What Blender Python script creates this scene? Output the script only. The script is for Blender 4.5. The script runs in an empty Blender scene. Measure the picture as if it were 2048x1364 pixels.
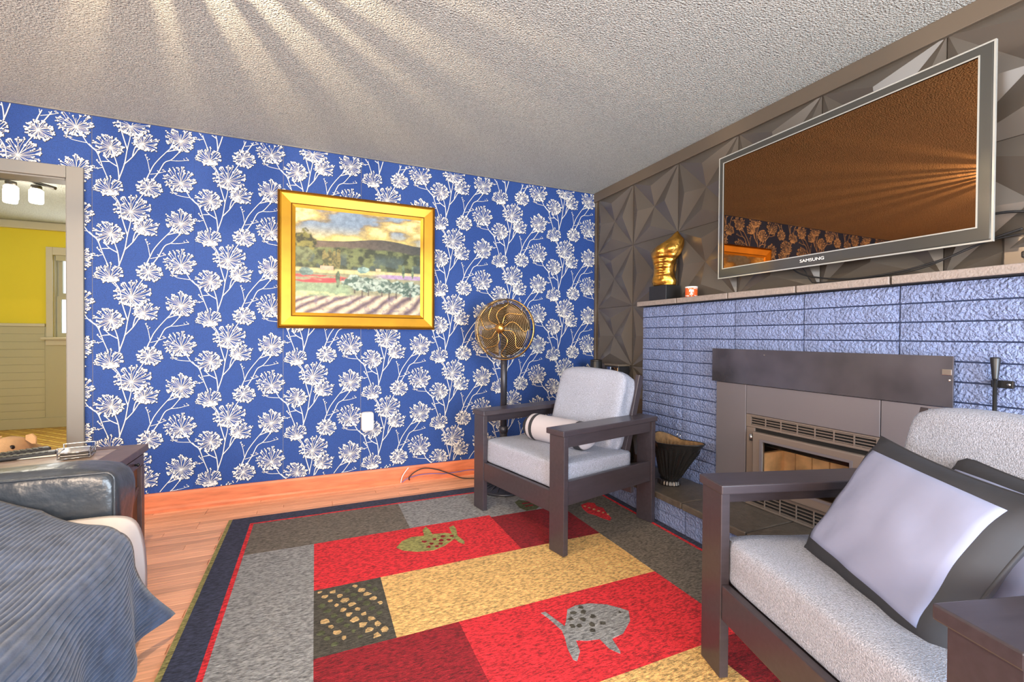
import bpy, bmesh, math, random
import numpy as np
from mathutils import Vector, Matrix, noise

random.seed(7)
sc = bpy.context.scene
COL = sc.collection

# ------------------------------------------------------------------ camera
F_PX, W_PX, H_PX = 900.0, 2048.0, 1364.0
CAM = Vector((-2.41, -3.56, 1.145))
_th = math.atan(394.0 / 900.0)
_p, _r = math.radians(-0.6), math.radians(0.37)
_F0 = Vector((math.sin(_th), math.cos(_th), 0)); _R0 = Vector((math.cos(_th), -math.sin(_th), 0)); _U0 = Vector((0, 0, 1))
_F = _F0 * math.cos(_p) + _U0 * math.sin(_p)
_U = _U0 * math.cos(_p) - _F0 * math.sin(_p)
_R = _R0 * math.cos(_r) + _U * math.sin(_r)
_U = _U * math.cos(_r) - _R0 * math.sin(_r)
cd = bpy.data.cameras.new('camera')
cd.sensor_width = 36.0
cd.lens = F_PX / W_PX * 36.0
cd.clip_start = 0.02
cam = bpy.data.objects.new('camera', cd)
COL.objects.link(cam)
cam.matrix_world = Matrix(((_R.x, _U.x, -_F.x, CAM.x), (_R.y, _U.y, -_F.y, CAM.y), (_R.z, _U.z, -_F.z, CAM.z), (0, 0, 0, 1)))
sc.camera = cam

# ------------------------------------------------------------------ world, lights, exposure
world = bpy.data.worlds.new('sky'); sc.world = world
world.use_nodes = True
_bg = world.node_tree.nodes['Background']
_bg.inputs['Color'].default_value = (0.78, 0.88, 1.0, 1)
_bg.inputs['Strength'].default_value = 2.0
sc.view_settings.view_transform = 'Standard'
sc.view_settings.look = 'None'
sc.view_settings.gamma = 1.0
sc.view_settings.use_curve_mapping = False
sc.view_settings.exposure = 0.1
sc.cycles.max_bounces = 7; sc.cycles.diffuse_bounces = 4; sc.cycles.glossy_bounces = 3; sc.cycles.transmission_bounces = 6
sc.cycles.caustics_reflective = False; sc.cycles.caustics_refractive = True
sc.cycles.adaptive_threshold = 0.04

def area(name, loc, rot, sx, sy, power, color):
    l = bpy.data.lights.new(name, 'AREA'); l.shape = 'RECTANGLE'; l.size = sx; l.size_y = sy
    l.energy = power; l.color = color
    o = bpy.data.objects.new(name, l); COL.objects.link(o)
    o.location = loc; o.rotation_euler = rot
    return o
PI = math.pi
# daylight entering through an added, unseen patio door and the window of the wall behind the camera, and one window in the left side wall
area('window_daylight', (-1.35, -5.56, 1.08), (PI / 2, 0, 0), 1.7, 2.0, 225, (0.72, 0.86, 1.0))  # added door is full height so light enters low and bounces off the floor
area('window_daylight', (-3.95, -5.56, 1.5), (PI / 2, 0, 0), 1.7, 1.3, 185, (1.0, 0.77, 0.57))
area('window_daylight', (-5.56, -3.2, 1.5), (0, -PI / 2, 0), 1.3, 1.8, 80, (0.95, 0.97, 1.0))
# daylight entering the room beyond the doorway
area('window_daylight', (-4.85, 3.66, 1.6), (-PI / 2, 0, 0), 0.8, 0.9, 22, (1.0, 0.98, 0.92))

# ------------------------------------------------------------------ helpers
def new_mesh(name, v, f, mat=None, smooth=False):
    me = bpy.data.meshes.new(name)
    me.from_pydata([tuple(p) for p in v], [], f)
    me.update()
    if mat is not None:
        for m in (mat if isinstance(mat, (list, tuple)) else [mat]):
            me.materials.append(m)
    if smooth:
        me.polygons.foreach_set('use_smooth', [True] * len(me.polygons))
    return me

def link(name, me, parent=None):
    o = bpy.data.objects.new(name, me); COL.objects.link(o)
    if parent is not None:
        o.parent = parent
    return o

def empty(name, loc, rz=0.0, label=None, cat=None, group=None):
    o = bpy.data.objects.new(name, None); COL.objects.link(o)
    o.empty_display_size = 0.05
    o.location = loc; o.rotation_euler = (0, 0, rz)
    if label: tag(o, label, cat, group)
    return o

def tag(o, label=None, cat=None, group=None, kind=None):
    if label: o['label'] = label
    if cat: o['category'] = cat
    if group: o['group'] = group
    if kind: o['kind'] = kind
    return o

class MB:
    def __init__(s):
        s.v = []; s.f = []
    def add(s, v, f):
        n = len(s.v); s.v += [tuple(p) for p in v]; s.f += [tuple(i + n for i in q) for q in f]
        return s
    def box(s, x0, x1, y0, y1, z0, z1, M=None):
        v = [(x0, y0, z0), (x1, y0, z0), (x1, y1, z0), (x0, y1, z0), (x0, y0, z1), (x1, y0, z1), (x1, y1, z1), (x0, y1, z1)]
        if M is not None: v = [M @ Vector(p) for p in v]
        return s.add(v, [(0, 3, 2, 1), (4, 5, 6, 7), (0, 1, 5, 4), (1, 2, 6, 5), (2, 3, 7, 6), (3, 0, 4, 7)])
    def prism(s, poly, h0, h1, axis='z'):
        n = len(poly)
        def P(a, b, h):
            return {'z': (a, b, h), 'y': (a, h, b), 'x': (h, a, b)}[axis]
        v = [P(a, b, h0) for a, b in poly] + [P(a, b, h1) for a, b in poly]
        f = [tuple(range(n))[::-1], tuple(range(n, 2 * n))] + [(i, (i + 1) % n, n + (i + 1) % n, n + i) for i in range(n)]
        return s.add(v, f)
    def tube(s, pts, r, n=8, closed=False, cap=True):
        pts = [Vector(p) for p in pts]; m = len(pts)
        rr = r if isinstance(r, (list, tuple)) else [r] * m
        v = []; up = None
        for i, p in enumerate(pts):
            if closed: t = pts[(i + 1) % m] - pts[i - 1]
            else: t = pts[min(i + 1, m - 1)] - pts[max(i - 1, 0)]
            t = t.normalized() if t.length > 1e-9 else Vector((0, 0, 1))
            if up is None:
                a = Vector((0, 0, 1)) if abs(t.z) < .9 else Vector((1, 0, 0))
                up = (a - t * a.dot(t)).normalized()
            else:
                up = (up - t * up.dot(t)).normalized()
            w = t.cross(up)
            for k in range(n):
                c = 2 * PI * k / n
                v.append(p + (up * math.cos(c) + w * math.sin(c)) * rr[i])
        f = []
        for i in range(m if closed else m - 1):
            a, b = i * n, ((i + 1) % m) * n
            for k in range(n):
                f.append((a + k, a + (k + 1) % n, b + (k + 1) % n, b + k))
        if cap and not closed:
            f.append(tuple(range(n))[::-1]); f.append(tuple(range((m - 1) * n, m * n)))
        return s.add(v, f)
    def lathe(s, prof, n=24, M=None, cap=True):
        v = []; f = []
        for r, z in prof:
            for k in range(n):
                a = 2 * PI * k / n
                p = Vector((r * math.cos(a), r * math.sin(a), z))
                v.append(M @ p if M is not None else p)
        for i in range(len(prof) - 1):
            for k in range(n):
                f.append((i * n + k, i * n + (k + 1) % n, (i + 1) * n + (k + 1) % n, (i + 1) * n + k))
        if cap and prof[0][0] > 1e-6: f.append(tuple(range(n))[::-1])
        if cap and prof[-1][0] > 1e-6: f.append(tuple(range((len(prof) - 1) * n, len(prof) * n)))
        return s.add(v, f)
    def build(s, name, mat, parent=None, smooth=False, bevel=0, seg=2):
        o = link(name, new_mesh(name, s.v, s.f, mat, smooth), parent)
        if bevel: add_bevel(o, bevel, seg)
        return o

def add_bevel(o, w, seg=2):
    b = o.modifiers.new('bevel', 'BEVEL'); b.width = w; b.segments = seg; b.limit_method = 'ANGLE'; b.angle_limit = math.radians(40)
    b.harden_normals = False
    return o

def subsurf(o, n=1):
    m = o.modifiers.new('subd', 'SUBSURF'); m.levels = n; m.render_levels = n
    return o

def box(name, x0, x1, y0, y1, z0, z1, mat, parent=None, bevel=0.0, M=None):
    return MB().box(x0, x1, y0, y1, z0, z1, M).build(name, mat, parent, bevel=bevel)

def holed(name, u0, u1, w0, w1, d0, d1, holes, axis, mat, parent=None):
    """A slab with rectangular holes as one connected mesh. axis 'y': u = x, w = z, depth = y; 'x': u = y; 'z': u = x, w = y."""
    us = sorted({u0, u1} | {min(max(h[i], u0), u1) for h in holes for i in (0, 1)})
    ws = sorted({w0, w1} | {min(max(h[i], w0), w1) for h in holes for i in (2, 3)})
    def P(u, w, d):
        return {'y': (u, d, w), 'x': (d, u, w), 'z': (u, w, d)}[axis]
    solid = {}
    for i in range(len(us) - 1):
        for j in range(len(ws) - 1):
            cu, cw = (us[i] + us[i + 1]) / 2, (ws[j] + ws[j + 1]) / 2
            solid[i, j] = not any(h[0] < cu < h[1] and h[2] < cw < h[3] for h in holes)
    idx = {}; v = []; f = []
    def V(i, j, k):
        if (i, j, k) not in idx:
            idx[i, j, k] = len(v); v.append(P(us[i], ws[j], (d0, d1)[k]))
        return idx[i, j, k]
    for (i, j), s_ in solid.items():
        if not s_: continue
        f.append((V(i, j, 0), V(i + 1, j, 0), V(i + 1, j + 1, 0), V(i, j + 1, 0)))
        f.append((V(i, j, 1), V(i, j + 1, 1), V(i + 1, j + 1, 1), V(i + 1, j, 1)))
        for di, dj, a, b in ((-1, 0, (i, j), (i, j + 1)), (1, 0, (i + 1, j), (i + 1, j + 1)), (0, -1, (i, j), (i + 1, j)), (0, 1, (i, j + 1), (i + 1, j + 1))):
            if not solid.get((i + di, j + dj), False):
                f.append((V(*a, 0), V(*b, 0), V(*b, 1), V(*a, 1)))
    me = new_mesh(name, v, f, mat)
    bm = bmesh.new(); bm.from_mesh(me); bmesh.ops.recalc_face_normals(bm, faces=bm.faces); bm.to_mesh(me); bm.free()
    return link(name, me, parent)

def copy_tree(o, parent=None):
    c = o.copy(); COL.objects.link(c); c.parent = parent
    for ch in list(o.children):
        copy_tree(ch, c)
    return c

# ------------------------------------------------------------------ materials
def srgb(r, g, b):
    return tuple(((c / 255) / 12.92 if c / 255 <= 0.04045 else ((c / 255 + 0.055) / 1.055) ** 2.4) for c in (r, g, b))

def mat(name, col, rough=0.5, metal=0.0, bump=None, var=None, spec=0.5, stretch=None, emit=None, trans=0.0, coat=0.0, rand=0.0, sheen=0.0, ior=None):
    """col: sRGB 0-255. bump = (scale, strength, distance m). var = (scale, amount 0-1 darkening, detail)."""
    m = bpy.data.materials.new(name); m.use_nodes = True
    nt = m.node_tree; N = nt.nodes; L = nt.links
    b = N['Principled BSDF']
    c = srgb(*col)
    b.inputs['Base Color'].default_value = (*c, 1)
    b.inputs['Roughness'].default_value = rough
    b.inputs['Metallic'].default_value = metal
    b.inputs['Specular IOR Level'].default_value = spec
    if ior: b.inputs['IOR'].default_value = ior
    if trans: b.inputs['Transmission Weight'].default_value = trans
    if coat: b.inputs['Coat Weight'].default_value = coat; b.inputs['Coat Roughness'].default_value = 0.1
    if sheen: b.inputs['Sheen Weight'].default_value = sheen
    if emit:
        b.inputs['Emission Color'].default_value = (*srgb(*emit[0]), 1); b.inputs['Emission Strength'].default_value = emit[1]
    vec = None
    if bump or var:
        tc = N.new('ShaderNodeTexCoord'); vec = tc.outputs['Object']
        if stretch:
            mp = N.new('ShaderNodeMapping'); mp.inputs['Scale'].default_value = stretch
            L.new(vec, mp.inputs['Vector']); vec = mp.outputs['Vector']
    out = None
    if var:
        nz = N.new('ShaderNodeTexNoise'); nz.inputs['Scale'].default_value = var[0]; nz.inputs['Detail'].default_value = var[2] if len(var) > 2 else 3
        L.new(vec, nz.inputs['Vector'])
        mr = N.new('ShaderNodeMapRange'); mr.inputs['From Min'].default_value = 0.3; mr.inputs['From Max'].default_value = 0.7
        mr.inputs['To Min'].default_value = 1 - var[1]; mr.inputs['To Max'].default_value = 1 + var[1]
        L.new(nz.outputs['Fac'], mr.inputs['Value'])
        mx = N.new('ShaderNodeVectorMath'); mx.operation = 'SCALE'; mx.inputs[0].default_value = c
        L.new(mr.outputs['Result'], mx.inputs['Scale']); out = mx.outputs['Vector']
    if rand:
        oi = N.new('ShaderNodeObjectInfo')
        mr2 = N.new('ShaderNodeMapRange'); mr2.inputs['To Min'].default_value = 1 - rand; mr2.inputs['To Max'].default_value = 1 + rand
        L.new(oi.outputs['Random'], mr2.inputs['Value'])
        m2 = N.new('ShaderNodeVectorMath'); m2.operation = 'SCALE'
        if out is not None: L.new(out, m2.inputs[0])
        else: m2.inputs[0].default_value = c
        L.new(mr2.outputs['Result'], m2.inputs['Scale']); out = m2.outputs['Vector']
    if out is not None: L.new(out, b.inputs['Base Color'])
    if bump:
        nb = N.new('ShaderNodeTexNoise'); nb.inputs['Scale'].default_value = bump[0]; nb.inputs['Detail'].default_value = bump[3] if len(bump) > 3 else 3
        L.new(vec, nb.inputs['Vector'])
        bp = N.new('ShaderNodeBump'); bp.inputs['Strength'].default_value = bump[1]; bp.inputs['Distance'].default_value = bump[2]
        L.new(nb.outputs['Fac'], bp.inputs['Height']); L.new(bp.outputs['Normal'], b.inputs['Normal'])
    return m

MT = {}
MT['ceiling'] = mat('ceiling_texture_paint', (200, 204, 199), 0.9, bump=(125, 1.0, 0.026, 2), var=(130, 0.16, 1))
MT['white'] = mat('white_paint', (128, 127, 122), 0.45)
MT['offwhite'] = mat('warm_white_wall', (225, 218, 205), 0.8, bump=(60, 0.1, 0.002))
MT['blue_paper'] = mat('blue_linen_wallpaper', (30, 66, 134), 0.75, bump=(420, 0.25, 0.001), var=(260, 0.30), stretch=(1, 1, 1))
MT['ink_dark'] = mat('navy_ink', (22, 26, 44), 0.7)
MT['ink'] = mat('white_ink', (226, 225, 220), 0.7)
MT['panel'] = mat('charcoal_panel', (88, 82, 75), 0.27, bump=(6, 0.05, 0.002), spec=0.6)
MT['trim_dark'] = mat('dark_trim_paint', (98, 88, 76), 0.4, bump=(30, 0.1, 0.001))
MT['brick'] = mat('navy_painted_brick', (128, 143, 186), 0.42, bump=(85, 1.0, 0.022, 4), var=(45, 0.16), rand=0.05, spec=0.7)
MT['mortar'] = mat('navy_painted_mortar', (62, 74, 108), 0.7, bump=(90, 0.5, 0.004))
MT['cap'] = mat('dark_cap_brick', (144, 134, 128), 0.6, bump=(130, 0.6, 0.004, 4), var=(60, 0.12), rand=0.05)
MT['hearth'] = mat('dark_hearth_stone', (90, 82, 74), 0.42, bump=(70, 0.5, 0.005, 4), var=(25, 0.2), rand=0.08)
MT['steel'] = mat('black_steel_plate', (100, 97, 104), 0.26, metal=0.7, var=(5, 0.3), bump=(30, 0.04, 0.001))
MT['insert'] = mat('bronze_insert_metal', (132, 126, 130), 0.40, metal=0.5, bump=(200, 0.1, 0.0005))
MT['insert_door'] = mat('brown_insert_door', (136, 122, 112), 0.4, metal=0.4, bump=(150, 0.1, 0.0005))
MT['chrome'] = mat('chrome', (200, 200, 200), 0.18, metal=1.0)
MT['firebrick'] = mat('firebrick', (255, 214, 160), 0.85, var=(9, 0.35), bump=(60, 0.4, 0.003), rand=0.18)
MT['soot'] = mat('soot_black', (24, 20, 18), 0.8)
MT['glass'] = mat('stove_glass', (235, 225, 215), 0.03, trans=1.0, ior=1.1)
MT['wood'] = mat('espresso_wood', (61, 55, 61), 0.30, bump=(14, 0.08, 0.001), var=(10, 0.12), stretch=(1, 6, 6), spec=0.6)
MT['boucle'] = mat('grey_white_boucle', (172, 178, 196), 0.95, bump=(300, 1.0, 0.006, 2), var=(240, 0.30))
MT['satin'] = mat('white_pillow_cloth', (142, 148, 178), 0.75, bump=(7, 0.35, 0.014))
MT['kitchen_trim'] = mat('kitchen_trim_paint', (206, 198, 176), 0.5)
MT['bolster'] = mat('white_bolster_cloth', (190, 186, 194), 0.7, bump=(9, 0.35, 0.010))
MT['black_cloth'] = mat('black_pillow_cloth', (47, 48, 54), 0.7, bump=(12, 0.4, 0.006))
MT['floorwood'] = mat('orange_oak', (240, 176, 136), 0.30, var=(9, 0.20, 5), stretch=(0.6, 9, 3), rand=0.19, bump=(30, 0.06, 0.001))
MT['basewood'] = mat('orange_baseboard', (216, 124, 84), 0.35, var=(7, 0.2, 5), stretch=(1, 10, 6))
MT['gold'] = mat('gold_leaf', (186, 136, 28), 0.36, metal=0.5, var=(7, 0.14), bump=(25, 0.1, 0.001))
MT['gold_dark'] = mat('dark_gold_edge', (140, 96, 36), 0.4, metal=0.6)
MT['tvframe'] = mat('gunmetal_gloss', (70, 70, 66), 0.15, metal=0.3, coat=1.0)
MT['tvedge'] = mat('clear_bezel_edge', (200, 202, 196), 0.1, metal=0.5)
MT['screen'] = mat('dark_screen', (146, 102, 65), 0.018, metal=1.0)
MT['blackplastic'] = mat('black_plastic', (34, 34, 36), 0.35)
MT['cable'] = mat('cable_rubber', (30, 30, 32), 0.5)
MT['purple'] = mat('violet_cable', (120, 104, 160), 0.5)
MT['whitecable'] = mat('white_cable', (225, 225, 225), 0.5)
MT['bronze'] = mat('gilt_bronze', (214, 158, 72), 0.28, metal=1.0, bump=(40, 0.5, 0.006), var=(18, 0.25))
MT['brass'] = mat('antique_brass', (206, 160, 92), 0.28, metal=1.0)
MT['fanblack'] = mat('black_enamel', (52, 52, 60), 0.35, metal=0.3)
MT['fanmetal'] = mat('bronze_wire', (150, 132, 102), 0.28, metal=0.9)
MT['iron'] = mat('black_iron', (44, 43, 43), 0.22, metal=0.4, bump=(60, 0.3, 0.002))
MT['rust'] = mat('rusty_inside', (120, 92, 60), 0.8, var=(30, 0.4))
MT['leather'] = mat('black_leather', (58, 64, 72), 0.30, bump=(11, 0.6, 0.014, 4), var=(14, 0.2), spec=0.7)
MT['throw'] = mat('charcoal_blue_corduroy', (74, 86, 110), 0.75, var=(22, 0.35), sheen=0.25, bump=(260, 0.3, 0.002))
MT['sheet'] = mat('white_sheet', (238, 232, 230), 0.8, bump=(10, 0.25, 0.008))
MT['tablewood'] = mat('dark_walnut', (88, 66, 62), 0.35, var=(7, 0.25, 4), stretch=(3, 3, 1), bump=(30, 0.15, 0.001))
MT['tablepanel'] = mat('brown_walnut', (128, 74, 40), 0.5, var=(9, 0.25, 4), stretch=(3, 3, 1), bump=(40, 0.2, 0.002))
MT['tabletop'] = mat('worn_table_top', (150, 132, 120), 0.3, var=(10, 0.35, 4), stretch=(1, 4, 1))
MT['yellow'] = mat('yellow_wall_paint', (232, 212, 60), 0.8)
MT['cream'] = mat('cream_wainscot', (190, 184, 156), 0.7)
MT['jarglass'] = mat('lit_jar_glass', (255, 250, 240), 0.3, emit=((255, 246, 230), 6.0))
MT['nickel'] = mat('brushed_dark_nickel', (88, 84, 80), 0.35, metal=0.9)
MT['plastic_white'] = mat('white_plastic', (238, 238, 236), 0.4)
MT['orange_label'] = mat('orange_jar_label', (222, 96, 40), 0.4, var=(60, 0.25))
MT['dog'] = mat('tan_dog_fur', (206, 164, 118), 0.85, var=(7, 0.25), bump=(120, 0.5, 0.003))
MT['dog_white'] = mat('white_dog_fur', (238, 226, 210), 0.85, bump=(120, 0.5, 0.003))
MT['eye'] = mat('dark_eye', (30, 20, 14), 0.08)
MT['windowpane'] = mat('window_glass', (250, 252, 255), 0.02, trans=1.0, ior=1.02)
RUGC = dict(navy=(62, 68, 92), red=(240, 48, 58), dred=(158, 26, 38), gold=(248, 200, 126), grey=(160, 160, 160), brown=(124, 115, 104), olive=(168, 164, 96), edge=(168, 158, 96), tan=(224, 186, 128), green=(98, 104, 70), char=(84, 80, 70), cream=(214, 200, 176))
for k_, c_ in RUGC.items():
    MT['rug_' + k_] = mat('rug_wool_' + k_, c_, 0.97, bump=(300, 1.0, 0.012, 1), var=(95, 0.62, 4), stretch=(0.6, 1.8, 1))
# tiled kitchen floor: diamond lattice of ochre and brown
def lattice_material():
    m = bpy.data.materials.new('ochre_lattice_floor'); m.use_nodes = True
    nt = m.node_tree; N = nt.nodes; L = nt.links; b = N['Principled BSDF']; b.inputs['Roughness'].default_value = 0.35
    tc = N.new('ShaderNodeTexCoord'); mp = N.new('ShaderNodeMapping'); mp.inputs['Rotation'].default_value = (0, 0, PI / 4); mp.inputs['Scale'].default_value = (9, 9, 9)
    L.new(tc.outputs['Object'], mp.inputs['Vector'])
    br = N.new('ShaderNodeTexBrick'); br.offset = 0.0; br.inputs['Scale'].default_value = 1.0; br.inputs['Brick Width'].default_value = 1; br.inputs['Row Height'].default_value = 1
    br.inputs['Color1'].default_value = (*srgb(190, 142, 44), 1); br.inputs['Color2'].default_value = (*srgb(170, 118, 36), 1); br.inputs['Mortar'].default_value = (*srgb(232, 200, 96), 1)
    br.inputs['Mortar Size'].default_value = 0.09
    L.new(mp.outputs['Vector'], br.inputs['Vector']); L.new(br.outputs['Color'], b.inputs['Base Color'])
    return m
MT['lattice'] = lattice_material()
# ================================================================== THE SETTING
CEIL = 2.48
X_SIDE, Y_BACK = -5.6, -5.6
DOOR = (-4.72, -3.77, -1.0, 2.08)
NZ = random.Random(77)

def structure(o, label, cat):
    return tag(o, label, cat, kind='structure')

# floor: base slab + oak strips laid along the blue wall
floor = structure(box('floor', X_SIDE, 0.1, Y_BACK, 0.10, -0.06, -0.012, MT['basewood']), 'orange oak strip floor of the living room', 'floor')
PW = 0.0572
rng = random.Random(3)
plank_mesh = {}
def plank(x0, x1, y1):
    ln = round((x1 - x0) / 0.05) * 0.05
    key = (ln, rng.randrange(3))
    if key not in plank_mesh:
        mb = MB(); g = 0.0014; b = 0.0016
        hx, hy = (ln - g) / 2, (PW - g) / 2
        v = [(sx * hx, sy * hy, -0.012) for sx, sy in ((-1, -1), (1, -1), (1, 1), (-1, 1))]
        v += [(sx * hx, sy * hy, -b) for sx, sy in ((-1, -1), (1, -1), (1, 1), (-1, 1))]
        v += [(sx * (hx - b), sy * (hy - b), 0) for sx, sy in ((-1, -1), (1, -1), (1, 1), (-1, 1))]
        f = [(8, 9, 10, 11)]
        for r in (0, 4):
            f += [(r + i, r + (i + 1) % 4, r + 4 + (i + 1) % 4, r + 4 + i) for i in range(4)]
        plank_mesh[key] = new_mesh('plank', v, f, MT['floorwood'])
    return plank_mesh[key], ((x0 + x1) / 2, y1 - PW / 2, 0), ln
rest = MB()
row = 0; y = 0.0
while y > Y_BACK:
    x = X_SIDE + rng.choice((0.0, .15, .3, .45, .6))
    starts = [X_SIDE] if x > X_SIDE else []
    cuts = [X_SIDE]
    while x < 0:
        if x > cuts[-1]: cuts.append(round(x, 3))
        x += rng.choice((.45, .6, .75, .9, 1.05, 1.2))
    cuts.append(0.0)
    for a, b_ in zip(cuts, cuts[1:]):
        seen = (y > -0.42 and b_ > -3.35) or (b_ > -3.35 and a < -2.85 and y > -2.2)
        if seen:
            me, loc, ln = plank(a, b_, y)
            o = link('plank', me, floor); o.location = loc
        else:
            rest.box(a + .0005, b_ - .0005, y - PW + .0004, y - .0004, -0.0125, -0.0005)
    y -= PW; row += 1
o = rest.build('planks_under_furniture', MT['floorwood'], floor); o['kind'] = 'stuff'

ceiling = structure(box('ceiling', X_SIDE - .12, 0.12, Y_BACK - .12, 0.0, CEIL, CEIL + 0.1, MT['ceiling']), 'grey textured popcorn ceiling over the living room', 'ceiling')
wall_left = structure(holed('wall_left', X_SIDE, 0.12, 0.0, CEIL, 0.001, 0.13, [DOOR], 'y', MT['white']), 'wall papered in blue with white flower heads and a doorway', 'wall')
wall_right = structure(holed('wall_right', Y_BACK, 0.0, 0.0, CEIL, 0.0, 0.12, [(-2.41, -1.75, 0.29, 0.65)], 'x', MT['trim_dark']), 'fireplace wall clad in dark faceted star panels', 'wall')
WB = [(-2.2, -0.5, -1.0, 2.12), (-4.8, -3.1, 0.85, 2.15)]
wall_back = structure(holed('wall_back', X_SIDE, 0.12, 0.0, CEIL, Y_BACK - .12, Y_BACK, WB, 'y', MT['offwhite']), 'pale wall with an added patio door and a window behind the viewer', 'wall')
wall_side = structure(holed('wall_side', Y_BACK, 0.0, 0.0, CEIL, X_SIDE - .12, X_SIDE, [(-4.1, -2.3, 0.85, 2.15)], 'x', MT['offwhite']), 'pale side wall with a window beside the sofa', 'wall')

# ---- wallpaper: one strip per roll width, flowers printed on each strip
ROLL, REP, SEAM0 = 0.522, 0.535, -3.66
FLOW = [(0.086, 0.393, 0.008, 0.151, 0.366, 0.479), (0.278, 0.44, 0.22, 0.349, 0.382, 0.496), (0.448, 0.491, 0.357, 0.528, 0.436, 0.591),
        (0.189, 0.277, 0.103, 0.297, 0.218, 0.379), (0.25, 0.175, 0.203, 0.333, 0.136, 0.243), (0.09, 0.125, 0.007, 0.148, 0.064, 0.202), (0.448, 0.228, 0.368, 0.528, 0.161, 0.319)]
STEM = [[(0.128, -0.069), (0.157, 0.032), (0.172, 0.129), (0.187, 0.208), (0.188, 0.259)], [(0.157, 0.035), (0.199, 0.088), (0.237, 0.158), (0.25, 0.175)], [(0.199, 0.093), (0.207, 0.135), (0.222, 0.172)], [(0.172, 0.129), (0.156, 0.189), (0.141, 0.252), (0.134, 0.316), (0.112, 0.359), (0.087, 0.391)], [(0.132, 0.325), (0.112, 0.343), (0.098, 0.36)], [(0.131, -0.064), (0.124, 0.014), (0.103, 0.091), (0.09, 0.125)], [(0.121, 0.016), (0.083, 0.041), (0.058, 0.07)], [(0.083, 0.039), (0.048, 0.034)], [(0.448, 0.491), (0.476, 0.447), (0.5, 0.403), (0.532, 0.369)], [(0.5, 0.403), (0.432, 0.411), (0.405, 0.429)], [(0.006, 0.108), (0.027, 0.081), (0.051, 0.004), (0.076, -0.068)], [(0.051, -0.002), (0.026, -0.011), (-0.002, -0.01)], [(0.046, 0.007), (0.033, 0.023), (0.023, 0.038)], [(0.264, -0.053), (0.285, 0.0), (0.312, 0.062), (0.377, 0.152), (0.442, 0.223)], [(0.377, 0.15), (0.424, 0.168), (0.45, 0.178)], [(0.393, 0.172), (0.412, 0.225)], [(0.293, -0.054), (0.331, 0.01), (0.362, 0.076), (0.397, 0.1), (0.428, 0.139), (0.458, 0.183)], [(0.397, 0.096), (0.436, 0.099), (0.489, 0.112)], [(0.285, 0.007), (0.276, 0.066), (0.263, 0.109)], [(0.289, -0.009), (0.327, 0.003), (0.366, 0.02)], [(0.278, 0.44), (0.23, 0.358), (0.196, 0.287)], [(-0.012, 0.13), (0.006, 0.108)], [(0.264, -0.053), (0.278, -0.023)]]
TWIGS = {4, 9, 11, 12, 17, 18, 19}
def smooth_line(pts, n=5):
    pts = [Vector((*p, 0)) for p in pts]
    if len(pts) < 3: return [pts[0].lerp(pts[-1], i / 4) for i in range(5)]
    out = []
    for i in range(len(pts) - 1):
        p0 = pts[max(i - 1, 0)]; p1 = pts[i]; p2 = pts[i + 1]; p3 = pts[min(i + 2, len(pts) - 1)]
        for k in range(n):
            t = k / n
            out.append(0.5 * ((2 * p1) + (p2 - p0) * t + (2 * p0 - 5 * p1 + 4 * p2 - p3) * t * t + (3 * p1 - p0 - 3 * p2 + p3) * t ** 3))
    out.append(pts[-1])
    return out
def motif():
    polys = []
    R = random.Random(11)
    def stroke(pts, w0, w1):
        n = len(pts)
        for i in range(n - 1):
            a, b = pts[i], pts[i + 1]; d = (b - a)
            if d.length < 1e-6: continue
            d.normalize(); s = Vector((-d.y, d.x, 0))
            wa = w0 + (w1 - w0) * i / (n - 1); wb = w0 + (w1 - w0) * (i + 1) / (n - 1)
            e = d * min(wa, wb) * .4
            polys.append([a - s * wa / 2 - e, a + s * wa / 2 - e, b + s * wb / 2 + e, b - s * wb / 2 + e])
    def dot(c, r):
        a0 = R.random() * 6
        polys.append([c + Vector((math.cos(a0 + k * PI / 3) * r * R.uniform(.8, 1.15), math.sin(a0 + k * PI / 3) * r * R.uniform(.8, 1.15), 0)) for k in range(6)])
    for i, s_ in enumerate(STEM):
        L_ = smooth_line(s_)
        w = .0034 if i in TWIGS else .0058
        stroke(L_, w, w * .62)
        if i in TWIGS:
            for q in range(len(L_) // 2, len(L_)):
                p = L_[q]
                if R.random() < .7:
                    e = p + Vector((R.uniform(-.012, .012), R.uniform(-.004, .014), 0)); stroke([p, e], .002, .0016); dot(e, R.uniform(.002, .0034))
            dot(L_[-1], .0036)
    for hx, hy, x0, x1, y0, y1 in FLOW:
        h = Vector((hx, hy, 0)); c = Vector(((x0 + x1) / 2, (y0 + y1) / 2, 0)); a, b = (x1 - x0) / 2, (y1 - y0) / 2
        n = int(22 + 120 * (a + b))
        for k in range(n):
            t = 2 * PI * (k + R.uniform(-.35, .35)) / n
            d = Vector((math.cos(t), math.sin(t), 0))
            # distance from hub to the ellipse along d
            p = h - c
            A = (d.x / a) ** 2 + (d.y / b) ** 2; B = 2 * (p.x * d.x / a ** 2 + p.y * d.y / b ** 2); C = (p.x / a) ** 2 + (p.y / b) ** 2 - 1
            D = max(B * B - 4 * A * C, 0); rad = max((-B + math.sqrt(D)) / (2 * A), .012)
            ln = rad * (R.uniform(.84, 1.0) if k % 4 else R.uniform(.55, .78))
            e = h + d * ln; bend = Vector((-d.y, d.x, 0)) * R.uniform(-.08, .08) * ln
            stroke([h + d * .003, h + d * ln * .5 + bend, e], .0011, .0018)
            nd = 3 if k % 3 else 2
            for q in range(nd):
                off = Vector((R.uniform(-.010, .010), R.uniform(-.010, .010), 0)) if q else Vector((0, 0, 0))
                pe = e + off
                if q: stroke([h + d * ln * .8, pe], .0015, .0015)
                dot(pe, R.uniform(.0034, .0056))
        dot(h, .004)
    return polys
MOTIF = motif()
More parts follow.
